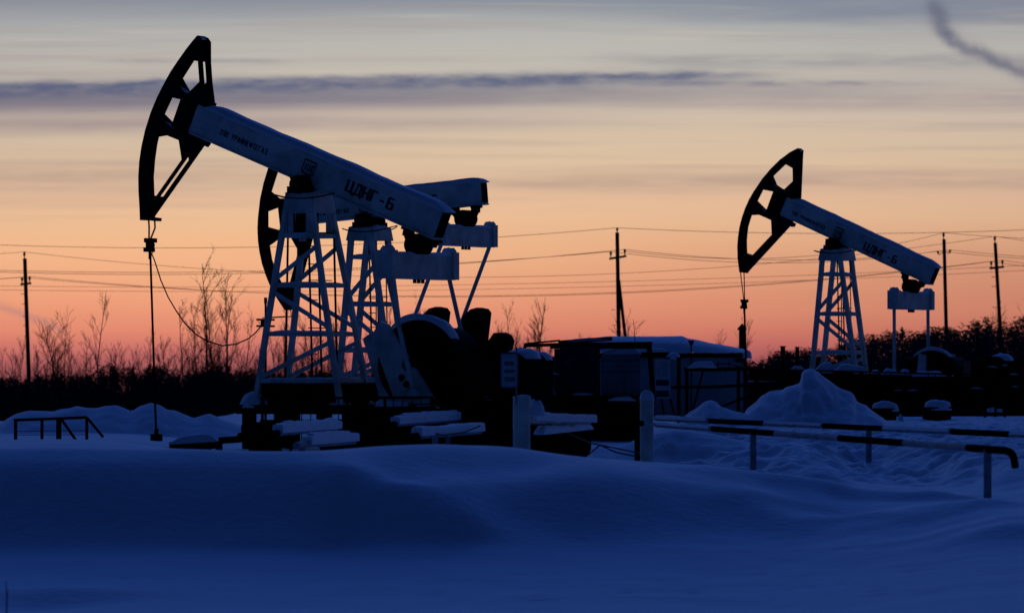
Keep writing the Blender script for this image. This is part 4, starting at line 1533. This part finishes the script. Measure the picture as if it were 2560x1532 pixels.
b = MB()
for y, r_ in ((950, .14), (975, .10), (1000, .12), (1030, .10)):
    b.tube([RR(1872, y - 14 if y < 960 else y), RR(2000, y - 6 if y < 960 else y), RR(2600, y + 10)], r_, 10)
b.build('pipe', 'black', root)
b = MB()
b.plate([(1880, 936), (1990, 931), (2300, 940), (2460, 948), (2600, 952), (2600, 1075), (1880, 1075)], [], lambda x, y, t: RR(x, y, t), .35, .9)
b.build('backing_panel', 'black', root)
b = MB()
for x in (1890, 1990, 2090, 2190, 2290, 2390, 2490):
    b.bar(RR(x, 928), Vector((RR(x, 940).x, 0, -.5)), .12, .12)
b.build('post', 'black', root)
b = MB()
rr = random.Random(8)
b.bar(RR(1780, 921, -.3), RR(1990, 925, -.3), .04, .04)
b.bar(RR(1990, 925, -.3), RR(2480, 938, -.3), .04, .04)
for i in range(24):
    x = 1792 + i * 29 + rr.uniform(-8, 8)
    y = 919 + max(0, (x - 1990)) * .026
    b.bar(RR(x, y + rr.uniform(-2, 6), -.3), RR(x, y + 14, -.3), .022, .02)
b.build('picket', 'black', root)
for x0, x1, y, h, w in ((1978, 2010, 922, .06, .3), (2040, 2088, 923, .13, .5), (2090, 2168, 926, .16, .5), (2178, 2200, 933, .08, .35), (2204, 2250, 935, .13, .45), (2250, 2276, 936, .12, .4),
                        (2276, 2364, 940, .11, .5), (2378, 2396, 942, .07, .3), (1872, 1890, 953, .08, .3), (1896, 1990, 953, .06, .3)):
    b = MB()
    b.snow([RR(x0, y, .1), RR((x0 + x1) / 2, y, .1), RR(x1, y, .1)], w, h, seed=x0 % 11, lump=.4)
    b.build('snow_cover', 'snow', root)
for x0, x1, y in ((2235, 2256, 975), (2268, 2295, 975), (2425, 2456, 970), (2525, 2545, 935), (2530, 2546, 966)):
    b = MB()
    b.snow([RR(x0, y, -.2), RR(x1, y, -.2)], .10, .02, seed=x0 % 7)
    b.build('snow_cover', 'snow', root)

root = thing('dark_container', 'black steel container merging with the wood at the right edge', 'container', (at(2500, 1060, 137).x, 137, .3))
off = Vector(root.location)
block('body', 'black', 2428, 2640, 902, 1075, 137, 2.4, root, off)
block('door', 'black', 2440, 2500, 915, 1070, 136.95, .04, root, off)
b = MB()
b.snow([at(2470, 915, 136.8) - off, at(2495, 918, 136.8) - off], .1, .03, seed=2)
b.snow([at(2505, 913, 136.8) - off, at(2520, 913, 136.8) - off], .1, .03, seed=3)
b.build('snow_cover', 'snow', root)

root = thing('valve_stand', 'small dark valve stand with pale snow gaps at far right', 'stand', (at(2490, 1060, 126).x, 126, .4))
off = Vector(root.location)
b = MB()
for x in (2462, 2488, 2512):
    b.bar(at(x, 1010, 126) - off, at(x, 1075, 126) - off, .06, .06)
b.bar(at(2440, 1035, 126) - off, at(2515, 1034, 126) - off, .1, .1)
b.build('frame', 'black', root)
b = MB()
for x0, x1, y in ((2468, 2485, 1029), (2492, 2505, 1029)):
    b.snow([at(x0, y, 126) - off, at(x1, y, 126) - off], .2, .10, seed=x0 % 5, taper=False)
for x0, x1, y in ((2447, 2456, 1063), (2481, 2486, 1063), (2494, 2509, 1063)):
    b.snow([at(x0, y, 126) - off, at(x1, y, 126) - off], .2, .17, seed=x0 % 5, taper=False)
b.build('snow_cover', 'snow', root)


def drum(px, w, ytop, D, label):
    p = at(px, ytop, D)
    rad = w / 2 / F * D
    g = gz(p.x, p.y)
    r = thing('steel_drum', label, 'drum', (p.x, p.y, g), 0, 'snow capped steel drums')
    b = MB()
    z = p.z - g
    b.tube([(0, 0, -.3), (0, 0, z)], rad, 22)
    for q in (.35, .68, .97):
        b.tube([(0, 0, z * q - .015), (0, 0, z * q + .015)], rad * 1.03, 22)
    b.build('body', 'black', r)
    b = MB()
    b.mound((.02, 0, z - .01), rad * 1.0, rad * 1.0, .17, seed=px % 9, pw=.42)
    b.build('snow_cover', 'snow', r)


drum(2208, 66, 1021, 119, 'snow capped black drum just right of the big snow pile')
drum(2342, 72, 1018, 119, 'snow capped black drum farther right, before the pipe rack')
b = MB()
p = at(2251, 1055, 118)
b.mound((p.x, p.y, gz(p.x, p.y) - .03), .07, .07, p.z - gz(p.x, p.y) + .2, seed=3, pw=.5)
tag(b.build('snow_lump', 'snow'), 'small round snow lump between the two drums', 'snow')


def boxpost(px, y0, y1, w, D, label):
    p = at(px, y1, D)
    r = thing('box_post', label, 'post', (p.x, p.y, .2), 0, 'little box posts')
    off = Vector(r.location)
    k = w / F * D
    a, c = at(px, y1, D) - off, at(px, y0, D) - off
    b = MB()
    b.tube([(0, 0, -.4), (0, 0, a.z + .02)], .03, 8)
    b.build('pole', 'black', r)
    b = MB()
    b.bbox(-k / 2, k / 2, -.08, .08, a.z, c.z)
    b.bbox(-k * .68, k * .68, -.10, .10, c.z, c.z + .025)
    b.build('box', 'black', r)


boxpost(1957, 867, 888, 11, 150, 'small post topped by a short lidded box')
boxpost(1993, 869, 925, 9, 150, 'small post carrying a long narrow box')
root = thing('pipe_goalpost', 'thin dark pipe frame around the little box posts', 'frame', (at(1980, 925, 152).x, 152, .2))
off = Vector(root.location)
b = MB()
b.tube([at(1929, 940, 152) - off, at(1929, 894, 152) - off, at(2026, 891, 152) - off, at(2026, 940, 152) - off], .022, 8)
b.build('frame', 'black', root)

# ------------------------------------------------------------------ left: hand railing in the snow
DL = 96.0
root = thing('hand_railing', 'black steel hand railing half buried in the left snow bank', 'railing', (at(140, 1100, DL).x, DL, gz(at(140, 1100, DL).x, DL)))
off = Vector(root.location)


def PL(x, y, d=0):
    return at(x, y, DL + d) - off


b = MB()
b.bar(PL(34, 1050), PL(218, 1043), .05, .05)
b.build('rail', 'black', root)
for x, y, w in ((39, 1050, .055), (105, 1047, .05), (147, 1046, .085), (217, 1044, .05)):
    b = MB()
    b.bar(PL(x, y), PL(x, 1106), w, w)
    b.build('post', 'black', root)
for x0, y0, x1, y1 in ((154, 1048, 190, 1100), (218, 1044, 258, 1092)):
    b = MB()
    b.bar(PL(x0, y0), PL(x1, y1), .045, .045)
    b.build('brace', 'black', root)
b = MB()
for y in (1077, 1087):
    b.bar(PL(40, y), PL(216, y - 1), .008, .010)
b.build('wire', 'black', root)


# ------------------------------------------------------------------ snow piles and banks
def pile(name, prof, D, depth, label, seed, base=None, cat='snow pile', lump=.10):
    """heap of snow whose skyline follows prof [(px, py)] at distance D"""
    xs = np.linspace(prof[0][0], prof[-1][0], 110)
    ys = np.interp(xs, [p[0] for p in prof], [p[1] for p in prof])
    b = MB()
    n = 34
    vs = []
    for x in xs:
        for j in range(n):
            t = j / (n - 1) * 2 - 1           # -1 near foot, +1 far foot
            y = float(np.interp(x + 42 * abs(t) * noise.noise(Vector((t * 2.2, x * .006, seed))), xs, ys)) + 3 * abs(t)
            yy = D + t * depth * (1.0 if t < 0 else .8)
            p = at(x, y, D)
            X = (x - 1280) / F * yy
            g = gz(X, yy) - .06
            k = max(0.0, 1 - abs(t) ** 1.25) ** 1.1 if t < 0 else max(0.0, 1 - t ** 1.5)
            h = max(0.0, p.z - g)
            z = g + h * k
            z += h * lump * (.25 + (1 - abs(t)) * abs(t) * 3.2) * (1 if abs(t) < .98 else 0) * (noise.noise(Vector((X * 1.6, yy * 1.6, seed))) + .6 * noise.noise(Vector((X * 4.0, yy * 3.0, seed + 4))) + .35 * noise.noise(Vector((X * 9.0, yy * 7.0, seed + 4))))
            vs.append((X, yy, z))
    fs = []
    for i in range(len(xs) - 1):
        for j in range(n - 1):
            fs.append((i * n + j, (i + 1) * n + j, (i + 1) * n + j + 1, i * n + j + 1))
    b.add(vs, fs, True)
    return tag(b.build(name, 'snow'), label, cat)


pile('snow_pile', [(1850, 1052), (1866, 1022), (1880, 1010), (1892, 1000), (1902, 988), (1925, 976), (1958, 973), (1968, 964), (1985, 960), (1998, 957), (2001, 950), (2003, 935),
                   (2010, 924), (2020, 920), (2034, 921), (2046, 928), (2060, 940), (2078, 955), (2100, 970), (2128, 980), (2137, 990), (2140, 1002), (2150, 1008), (2166, 1013), (2180, 1025),
                   (2202, 1040), (2218, 1058), (2232, 1075)], 106.5, 2.5, 'tall peaked snow pile behind the striped barriers', 3)
pile('snow_pile', [(1700, 1050), (1722, 1030), (1742, 1018), (1760, 1003), (1775, 998), (1788, 1002), (1802, 1016), (1830, 1026), (1860, 1032), (1900, 1045)], 105.5, 1.6, 'small conical snow pile left of the tall peaked one', 5)
pile('snow_bank', [(-260, 1075), (-140, 1090), (-60, 1082), (0, 1060), (18, 1046), (40, 1034), (75, 1026), (110, 1027), (132, 1028), (150, 1022), (175, 1020), (190, 1014), (215, 1019), (240, 1021), (262, 1014),
                   (290, 1012), (312, 1020), (330, 1028), (350, 1014), (378, 1006), (400, 1012), (418, 1024), (436, 1026), (462, 1036), (485, 1045), (505, 1038), (525, 1034), (542, 1042),
                   (560, 1050), (598, 1060), (640, 1082)], 112, 2.6, 'long lumpy snow bank before the left wood', 8, cat='snow bank', lump=.06)
pile('snow_pile', [(1390, 1180), (1440, 1160), (1462, 1152), (1476, 1125), (1490, 1114), (1508, 1118), (1530, 1122), (1548, 1115), (1570, 1108), (1588, 1098), (1606, 1092), (1640, 1083), (1680, 1074), (1720, 1076), (1780, 1085),
                   (1850, 1100), (1930, 1125), (2010, 1150)], 88.6, 2.0, 'low rough snow heap around the snow capped gate post', 11, lump=.08)


# ------------------------------------------------------------------ power line
POLES = {}


def power_pole(key, top, bot, D, label, w, kind, cross=None, strut=None, pegs=()):
    t, q = at(top[0], top[1], D), at(bot[0], bot[1], D)
    d = (q - t).normalized()
    g = gz(q.x, D) if D < 150 else float(np.interp(D, DS, col_interp(1280 + F * q.x / D)))
    k = (g - .5 - t.z) / d.z
    foot = t + d * k
    root = thing('power_pole', label, 'power pole', (foot.x, foot.y, g), 0, 'power line poles')
    off = Vector(root.location)
    T = t - off
    Fo = foot - off
    u = 1.0 / F * D
    b = MB()
    b.tube([Fo, T], [w * .62 * u, w * .5 * u], 12)
    b.build('pole', 'pole', root)
    pins = []

    def insulator(base, hh):
        b = MB()
        b.tube([base, base + Vector((0, 0, hh * .55))], 1.4 * u, 6)
        b.tube([base + Vector((0, 0, hh * z)) for z in (.40, .55, .62, .74, .80, 1.0)], [1.5 * u, 3.6 * u, 2.6 * u, 4.0 * u, 2.6 * u, 2.2 * u], 10)
        b.build('insulator', 'black', root)
        pins.append(base + Vector((0, 0, hh * .95)) + off)

    insulator(T + Vector((-1 * u if kind != 'B' else 0, 0, -2 * u)), 19 * u if kind != 'B' else 14 * u)
    if kind == 'C':
        b = MB()
        for sx, yy in ((-1, cross[0]), (1, cross[1])):
            c = at(top[0], yy, D) - off
            b.tube([c, c + Vector((sx * 8 * u, 0, -1 * u)), c + Vector((sx * 11 * u, 0, -6 * u)), c + Vector((sx * 14 * u, 0, 1 * u))], 1.2 * u, 6)
        b.build('hook', 'black', root)
        for sx, yy in ((-1, cross[0]), (1, cross[1])):
            c = at(top[0], yy, D) - off
            insulator(c + Vector((sx * 15 * u, 0, -4 * u)), 9 * u)
    else:
        xl, yl, xr, yr = cross
        b = MB()
        b.bar(at(xl, yl, D) - off, at(xr, yr, D) - off, 5.5 * u, 5.5 * u)
        b.build('crossarm', 'pole', root)
        for x in (xl + 4, xr - 4):
            y = yl + (yr - yl) * (x - xl) / (xr - xl)
            insulator(at(x, y - 2, D) - off, 16 * u)
    if strut:
        a, c = at(strut[0], strut[1], D) - off, at(strut[2], strut[3], D) - off
        dd = (c - a).normalized()
        b = MB()
        b.tube([a, a + dd * ((Fo.z - a.z) / dd.z)], [w * .42 * u, w * .6 * u], 10)
        b.build('strut', 'pole', root)
    b = MB()
    for x0, y in pegs:
        b.bar(at(x0, y, D) - off, at(x0 + 11, y, D) - off, 1.4 * u, 1.4 * u)
    if pegs:
        b.build('step_peg', 'black', root)
    POLES[key] = pins


power_pole('a', (62, 646), (74, 1000), 300, 'leaning dark pole at far left with two insulators on its crossarm', 9.5, 'A', cross=(51, 711, 78, 708), pegs=((52, 735), (54, 760), (56, 790), (58, 813), (60, 840)))
power_pole('b', (1543, 581), (1547, 850), 250, 'strutted power pole standing behind the shed roof', 9.5, 'B', cross=(1523, 647, 1566, 640), strut=(1547, 700, 1564, 850), pegs=((1528, 734), (1528, 774), (1530, 813)))
power_pole('c', (2360, 598), (2367, 880), 285, 'upright pole with hooked insulators right of the distant pumpjack', 8.6, 'C', cross=(632, 629))
power_pole('d', (2488, 607), (2502, 850), 300, 'leaning power pole nearest the right edge', 8.6, 'D', cross=(2474, 671, 2510, 667), pegs=((2478, 692), (2479, 716), (2481, 768)))


def wire(a, c, sag, label):
    n = 28
    pts = [a.lerp(c, i / n) - Vector((0, 0, sag * 4 * (i / n) * (1 - i / n))) for i in range(n + 1)]
    b = MB()
    b.tube(pts, .011, 5)
    tag(b.build('overhead_wire', 'cable'), label, 'wire', 'overhead power wires')


offl = [at(-1150, 520, 250), at(-1180, 590, 250), at(-1120, 588, 250)]
offr = [at(3300, 520, 250), at(3270, 590, 250), at(3330, 588, 250)]
for i, (s1, s2) in enumerate(((1.30, .60), (1.25, .9), (1.42, .9))):
    wire(offl[i], POLES['b'][i], s1, 'overhead wire coming from the left edge to the strutted pole')
wire(POLES['b'][0], offr[0], .62, 'topmost overhead wire leaving the strutted pole for the right edge')
for i, s in ((1, .55), (2, .5)):
    wire(POLES['b'][i], POLES['c'][i], s, 'overhead wire between the strutted pole and the hooked pole')
wire(POLES['b'][2] + Vector((0, 0, -.08)), POLES['c'][0], .75, 'overhead wire climbing to the top of the hooked pole')
for i, s in ((0, 1.75), (1, 1.40), (2, 1.50)):
    wire(POLES['a'][i], POLES['d'][i], s, 'long overhead wire between the two leaning poles')
offl2 = [at(-900, 660, 300), at(-920, 730, 300), at(-860, 728, 300)]
offr2 = [at(3400, 640, 300), at(3370, 700, 300), at(3420, 700, 300)]
for i in range(3):
    wire(offl2[i], POLES['a'][i], .2, 'overhead wire from the left edge to the far left leaning pole')
    wire(POLES['d'][i], offr2[i], .5, 'overhead wire from the right leaning pole to the right edge')
    wire(POLES['c'][i], offr[i] + Vector((3, 30, -.4)), .4, 'overhead wire from the hooked pole to the right edge')


for (y0, y1, sg) in ((702, 640, 1.30), (709, 652, 1.36)):
    wire(at(-900, y0 - 8, 330), at(3300, y1 - 22, 330), sg, 'faint far overhead wire crossing the whole low sky')

# ------------------------------------------------------------------ bare trees
def bare_tree(seed, h=8.0, spread=.32, stems=1):
    """returns (trunk MB, twig MB) of a leafless birch"""
    rn = random.Random(seed)
    tr, tw = MB(), MB()

    def limb(mb, p, d, length, r0, r1, n, wob, k):
        pts, rs = [p.copy()], [r0]
        q = p.copy()
        dd = d.copy()
        for i in range(n):
            dd = (dd + Vector((rn.gauss(0, wob), rn.gauss(0, wob), rn.gauss(0, wob * .4) + .03))).normalized()
            q = q + dd * (length / n)
            pts.append(q.copy())
            rs.append(r0 + (r1 - r0) * (i + 1) / n)
        mb.tube(pts, rs, k, caps=False)
        return pts

    for s in range(stems):
        lean = Vector((rn.gauss(0, .10 if stems > 1 else .035), rn.gauss(0, .05), 1)).normalized()
        hh = h * (1.0 if s == 0 else rn.uniform(.6, .9))
        base = Vector((rn.uniform(-.25, .25) * (stems > 1), rn.uniform(-.2, .2), 0))
        pts = limb(tr, base - lean * .6, lean, hh + .6,   .040 + .003 * h, .007, 14, .045, 6)
        nb = rn.randint(20, 27)
        for b_ in range(nb):
            t = rn.uniform(.22, .97)
            i = min(int(t * 14), 13)
            p = pts[i].lerp(pts[i + 1], t * 14 - i)
            az = rn.uniform(0, 2 * math.pi)
            ang = rn.uniform(.35, .75) * (1.15 - .4 * t)
            d = Vector((math.cos(az) * math.sin(ang), math.sin(az) * math.sin(ang), math.cos(ang)))
            ln = hh * spread * rn.uniform(.55, 1.1) * (1.12 - .75 * t)
            bp = limb(tw, p, d, ln, .015 - .006 * t, .004, 6, .10, 4)
            for _ in range(rn.randint(4, 7)):
                j = rn.randint(1, 5)
                az2 = rn.uniform(0, 2 * math.pi)
                d2 = ((bp[j + 1] - bp[j]).normalized() + Vector((math.cos(az2), math.sin(az2), .25)) * rn.uniform(.4, .7)).normalized()
                l2 = ln * rn.uniform(.25, .5)
                b2 = limb(tw, bp[j], d2, l2, .007, .0035, 4, .12, 3)
                for _ in range(rn.randint(1, 3)):
                    k2 = rn.randint(1, 3)
                    d3 = ((b2[k2 + 1] - b2[k2]).normalized() + Vector((rn.gauss(0, .5), rn.gauss(0, .5), .2))).normalized()
                    limb(tw, b2[k2], d3, l2 * rn.uniform(.35, .7), .005, .003, 3, .12, 3)
    return tr, tw


PROTO = []
for k in range(9):
    tr, tw = bare_tree(40 + k, 8.0, (.30, .36, .26, .34, .40, .30, .24, .38, .33)[k], (1, 2, 1, 3, 2, 1, 1, 3, 2)[k])
    mt_, mw_ = [], []
    for mb, nm, lst in ((tr, 'trunk', mt_), (tw, 'crown', mw_)):
        me = bpy.data.meshes.new(nm)
        me.from_pydata(mb.v, [], mb.f)
        me.polygons.foreach_set('use_smooth', [True] * len(mb.f))
        me.materials.append(M['bark'])
        lst.append(me)
    PROTO.append((mt_[0], mw_[0]))

LBL_L = 'thin bare tree in the row above the dark brush left of the long hanging rod'
LBL_M = 'thin bare tree above the brush between the rod and the near tower'
LBL_T = 'thin bare tree seen through the legs of the near towers'
LBL_C = 'thin bare tree above the cabinets and shed'
LBL_R = 'thin bare tree standing over the dark wood at the right edge'
TREES = [
    (8, 838, 0, 1.0, LBL_L, 'bare trees at left'), (30, 846, 5, 1.0, LBL_L, 'bare trees at left'), (47, 820, 2, 1.0, LBL_L, 'bare trees at left'),
    (92, 806, 0, .9, LBL_L, 'bare trees at left'), (112, 842, 6, 1.0, LBL_L, 'bare trees at left'),
    (180, 766, 7, 1.35, 'broad forked bare tree left of the hanging rod', None), (160, 850, 2, 1.1, LBL_L, 'bare trees at left'),
    (214, 850, 5, 1.0, LBL_L, 'bare trees at left'),
    (237, 700, 2, 1.0, 'tall slender bare tree just left of the hanging rod, tallest there', None), (258, 862, 0, 1.0, LBL_L, 'bare trees at left'), (300, 856, 6, 1.1, LBL_L, 'bare trees at left'),
    (318, 868, 1, 1.0, LBL_L, 'bare trees at left'), (345, 880, 5, 1.0, LBL_L, 'bare trees at left'),
    (372, 812, 6, 1.1, LBL_M, 'bare trees beside the rod'), (414, 822, 2, 1.2, LBL_M, 'bare trees beside the rod'), (448, 866, 0, 1.0, LBL_M, 'bare trees beside the rod'), (474, 842, 5, 1.2, LBL_M, 'bare trees beside the rod'),
    (513, 696, 1, 1.15, 'forked bare tree left of the tallest birch', None),
    (538, 700, 6, 1.0, LBL_M, 'bare trees beside the rod'), (572, 690, 2, 1.1, LBL_M, 'bare trees beside the rod'), (484, 740, 8, 1.1, LBL_M, 'bare trees beside the rod'), (196, 790, 1, 1.1, LBL_L, 'bare trees at left'),
    (556, 630, 0, 1.25, 'tallest bare birch, rising behind the slack cable', None), (548, 742, 3, .9, LBL_M, 'bare trees beside the rod'), (585, 768, 0, 1.1, LBL_M, 'bare trees beside the rod'), (620, 802, 5, 1.1, LBL_M, 'bare trees beside the rod'),
    (640, 850, 2, 1.0, LBL_M, 'bare trees beside the rod'), (530, 850, 6, 1.1, LBL_M, 'bare trees beside the rod'),
    (694, 742, 6, 1.0, LBL_T, 'bare trees behind the towers'), (712, 770, 5, 1.0, LBL_T, 'bare trees behind the towers'), (762, 842, 0, 1.0, LBL_T, 'bare trees behind the towers'), (742, 850, 2, 1.0, LBL_T, 'bare trees behind the towers'),
    (802, 762, 5, 1.1, LBL_T, 'bare trees behind the towers'), (815, 800, 3, .9, LBL_T, 'bare trees behind the towers'), (845, 730, 2, .9, LBL_T, 'bare trees behind the towers'), (872, 800, 0, 1.0, LBL_T, 'bare trees behind the towers'), (985, 730, 6, 1.0, LBL_T, 'bare trees behind the towers'),
    (1005, 742, 0, 1.0, LBL_T, 'bare trees behind the towers'),
    (1076, 748, 5, .9, LBL_C, 'bare trees over the yard'), (1212, 788, 4, 1.1, LBL_C, 'bare trees over the yard'), (1226, 806, 7, 1.0, LBL_C, 'bare trees over the yard'), (1302, 760, 3, 1.1, LBL_C, 'bare trees over the yard'), (1320, 772, 0, 1.0, LBL_C, 'bare trees over the yard'),
    (1352, 720, 2, 1.1, 'taller bare birch above the portal frame', None), (1340, 800, 8, 1.0, LBL_C, 'bare trees over the yard'), (1418, 812, 5, .9, LBL_C, 'bare trees over the yard'),
    (1650, 762, 7, 1.3, 'wide forked bare tree above the shed roof', None), (1672, 828, 5, 1.0, LBL_C, 'bare trees over the yard'),
    (1834, 798, 3, 1.0, LBL_C, 'bare trees over the yard'), (1846, 785, 6, 1.0, LBL_C, 'bare trees over the yard'),
    (2536, 724, 3, 1.0, LBL_R, 'bare trees over the right wood'), (2552, 758, 5, 1.0, LBL_R, 'bare trees over the right wood'), (2516, 766, 2, .9, LBL_R, 'bare trees over the right wood'), (2170, 800, 5, 1.0, LBL_R, 'bare trees over the right wood'),
]
rq = random.Random(3)
for x0, x1, n, y0, y1, lab, grp in ((-20, 340, 16, 845, 900, LBL_L, 'bare trees at left'), (350, 660, 17, 830, 895, LBL_M, 'bare trees beside the rod'),
                                    (670, 900, 16, 790, 880, LBL_T, 'bare trees behind the towers'), (1200, 1440, 9, 790, 850, LBL_C, 'bare trees over the yard'), (1870, 1990, 6, 866, 888, 'low bare sapling near the little box posts', 'saplings')):
    for i in range(n):
        TREES.append((x0 + (x1 - x0) * (i + rq.random()) / n, rq.uniform(y0, y1), rq.choice((0, 2, 5, 6, 3, 8)), rq.uniform(.9, 1.3), lab, grp))
rt = random.Random(77)
for px, ytop, k, wd, lab, grp in TREES:
    D = rt.uniform(225, 275)
    x = (px - 1280) / F * D
    g = float(np.interp(D, DS, col_interp(px)))
    h = EYE - (ytop - HZ) / F * D - g
    t = thing('bare_tree', lab, 'tree', (x, D, g - .1), rt.uniform(-.7, .7) + (math.pi if rt.random() < .5 else 0), grp)
    s = h / 8.3
    for me, nm in zip(PROTO[k], ('trunk', 'crown')):
        o = bpy.data.objects.new(nm, me)
        COL.objects.link(o)
        o.parent = t
        o.scale = (s * 1.0 * wd, s * .9 * wd, s)


# ------------------------------------------------------------------ far woods, each one reading as a single dark mass
def forest(name, prof, dmin, dmax, n, label, seed, mt, conif):
    rn = random.Random(seed)
    V, Fc = [], []
    pxs, pys = [p[0] for p in prof], [p[1] for p in prof]
    for i in range(n):
        px = rn.uniform(pxs[0], pxs[-1])
        q = rn.random()
        D = dmin + (dmax - dmin) * q
        yt = np.interp(px, pxs, pys) + rn.uniform(-10, 30) * (1.0 if rn.random() < .75 else .25)
        x = (px - 1280) / F * D
        g = float(np.interp(D, DS, col_interp(px))) - .2
        top = EYE - (yt - HZ) / F * D
        h = top - g
        con = rn.random() < conif
        R = h * (rn.uniform(.18, .27) if con else rn.uniform(.20, .34))
        m = int(rn.uniform(260, 360)) if con else int(rn.uniform(420, 560))
        for _ in range(m):
            if con:
                t = rn.random() ** .8
                rr_ = R * (1.05 - t) * rn.uniform(.15, 1)
                z = g + h * (.05 + .95 * t)
                sz = rn.uniform(.07, .17) * (1.15 - .75 * t)
                dz = -.35
            else:
                t = rn.random()
                z = g + h * (.06 + .94 * t)
                rr_ = R * math.sqrt(max(0.0, 1 - ((t - .55) / .47) ** 2)) * rn.random() ** .5 if t > .08 else R * .7 * rn.random()
                sz = rn.uniform(.045, .12) * (1.2 - .6 * t)
                dz = .35
            az = rn.uniform(0, 2 * math.pi)
            c = Vector((x + rr_ * math.cos(az), D + rr_ * math.sin(az), z))
            a1 = Vector((math.cos(az + rn.gauss(0, .4)), math.sin(az + rn.gauss(0, .4)), dz + rn.gauss(0, .3))) * sz * 1.8
            a2 = Vector((rn.gauss(0, 1), rn.gauss(0, 1), rn.gauss(0, 1))).normalized() * sz * .7
            o = len(V)
            V += [c - a1 * .4 - a2, c + a1, c - a1 * .4 + a2]
            Fc.append((o, o + 1, o + 2))
        # stem
        o = len(V)
        V += [(x - .05, D, g), (x + .05, D, g), (x, D, top + .12), (x, D - .05, g), (x, D + .05, g)]
        Fc += [(o, o + 1, o + 2), (o + 3, o + 4, o + 2)]
    me = bpy.data.meshes.new(name)
    me.from_pydata([tuple(v) for v in V], [], Fc)
    me.materials.append(M[mt])
    o = bpy.data.objects.new(name, me)
    COL.objects.link(o)
    tag(o, label, 'wood', kind='stuff')


forest('left_wood', [(-500, 950), (-60, 948), (30, 946), (110, 945), (140, 928), (175, 936), (215, 945), (262, 922), (275, 915), (310, 930), (322, 916), (345, 940), (360, 928), (385, 914), (420, 920), (440, 934),
                     (475, 935), (520, 924), (560, 924), (600, 926), (640, 930), (700, 934), (760, 932), (830, 934), (880, 938), (1000, 930), (1300, 905), (1345, 900), (1362, 888), (1385, 895), (1440, 900), (1840, 905)], 255, 330, 1350,
       'dark low brush and young pines behind the left snow bank', 21, 'leaf', .6)
forest('right_wood', [(1850, 906), (1900, 900), (1935, 890), (1975, 880), (1990, 888), (2012, 868), (2030, 880), (2080, 880), (2100, 872), (2130, 850), (2150, 842), (2176, 838), (2200, 848), (2235, 832), (2262, 820),
                      (2280, 842), (2310, 838), (2340, 818), (2358, 816), (2380, 826), (2420, 824), (2440, 806), (2462, 796), (2480, 812), (2500, 820), (2520, 816), (2540, 800), (2560, 796), (2640, 780), (3100, 770)], 240, 300, 620,
       'dark wood of frosted trees behind the distant pumpjack', 33, 'frost', .3)

# lone dry stalk in the foreground snow
b = MB()
p = at(16, 1530, 51.2)
g = gz(p.x, p.y)
b.tube([(p.x, p.y, g - .05), (p.x + .005, p.y, g + .14), (p.x - .004, p.y, g + .30)], [.008, .006, .003], 5)
b.tube([(p.x, p.y, g + .12), (p.x + .02, p.y, g + .22)], [.004, .002], 5)
tag(b.build('dry_stalk', 'stalk'), 'single dry weed stalk poking from the foreground snow', 'weed')
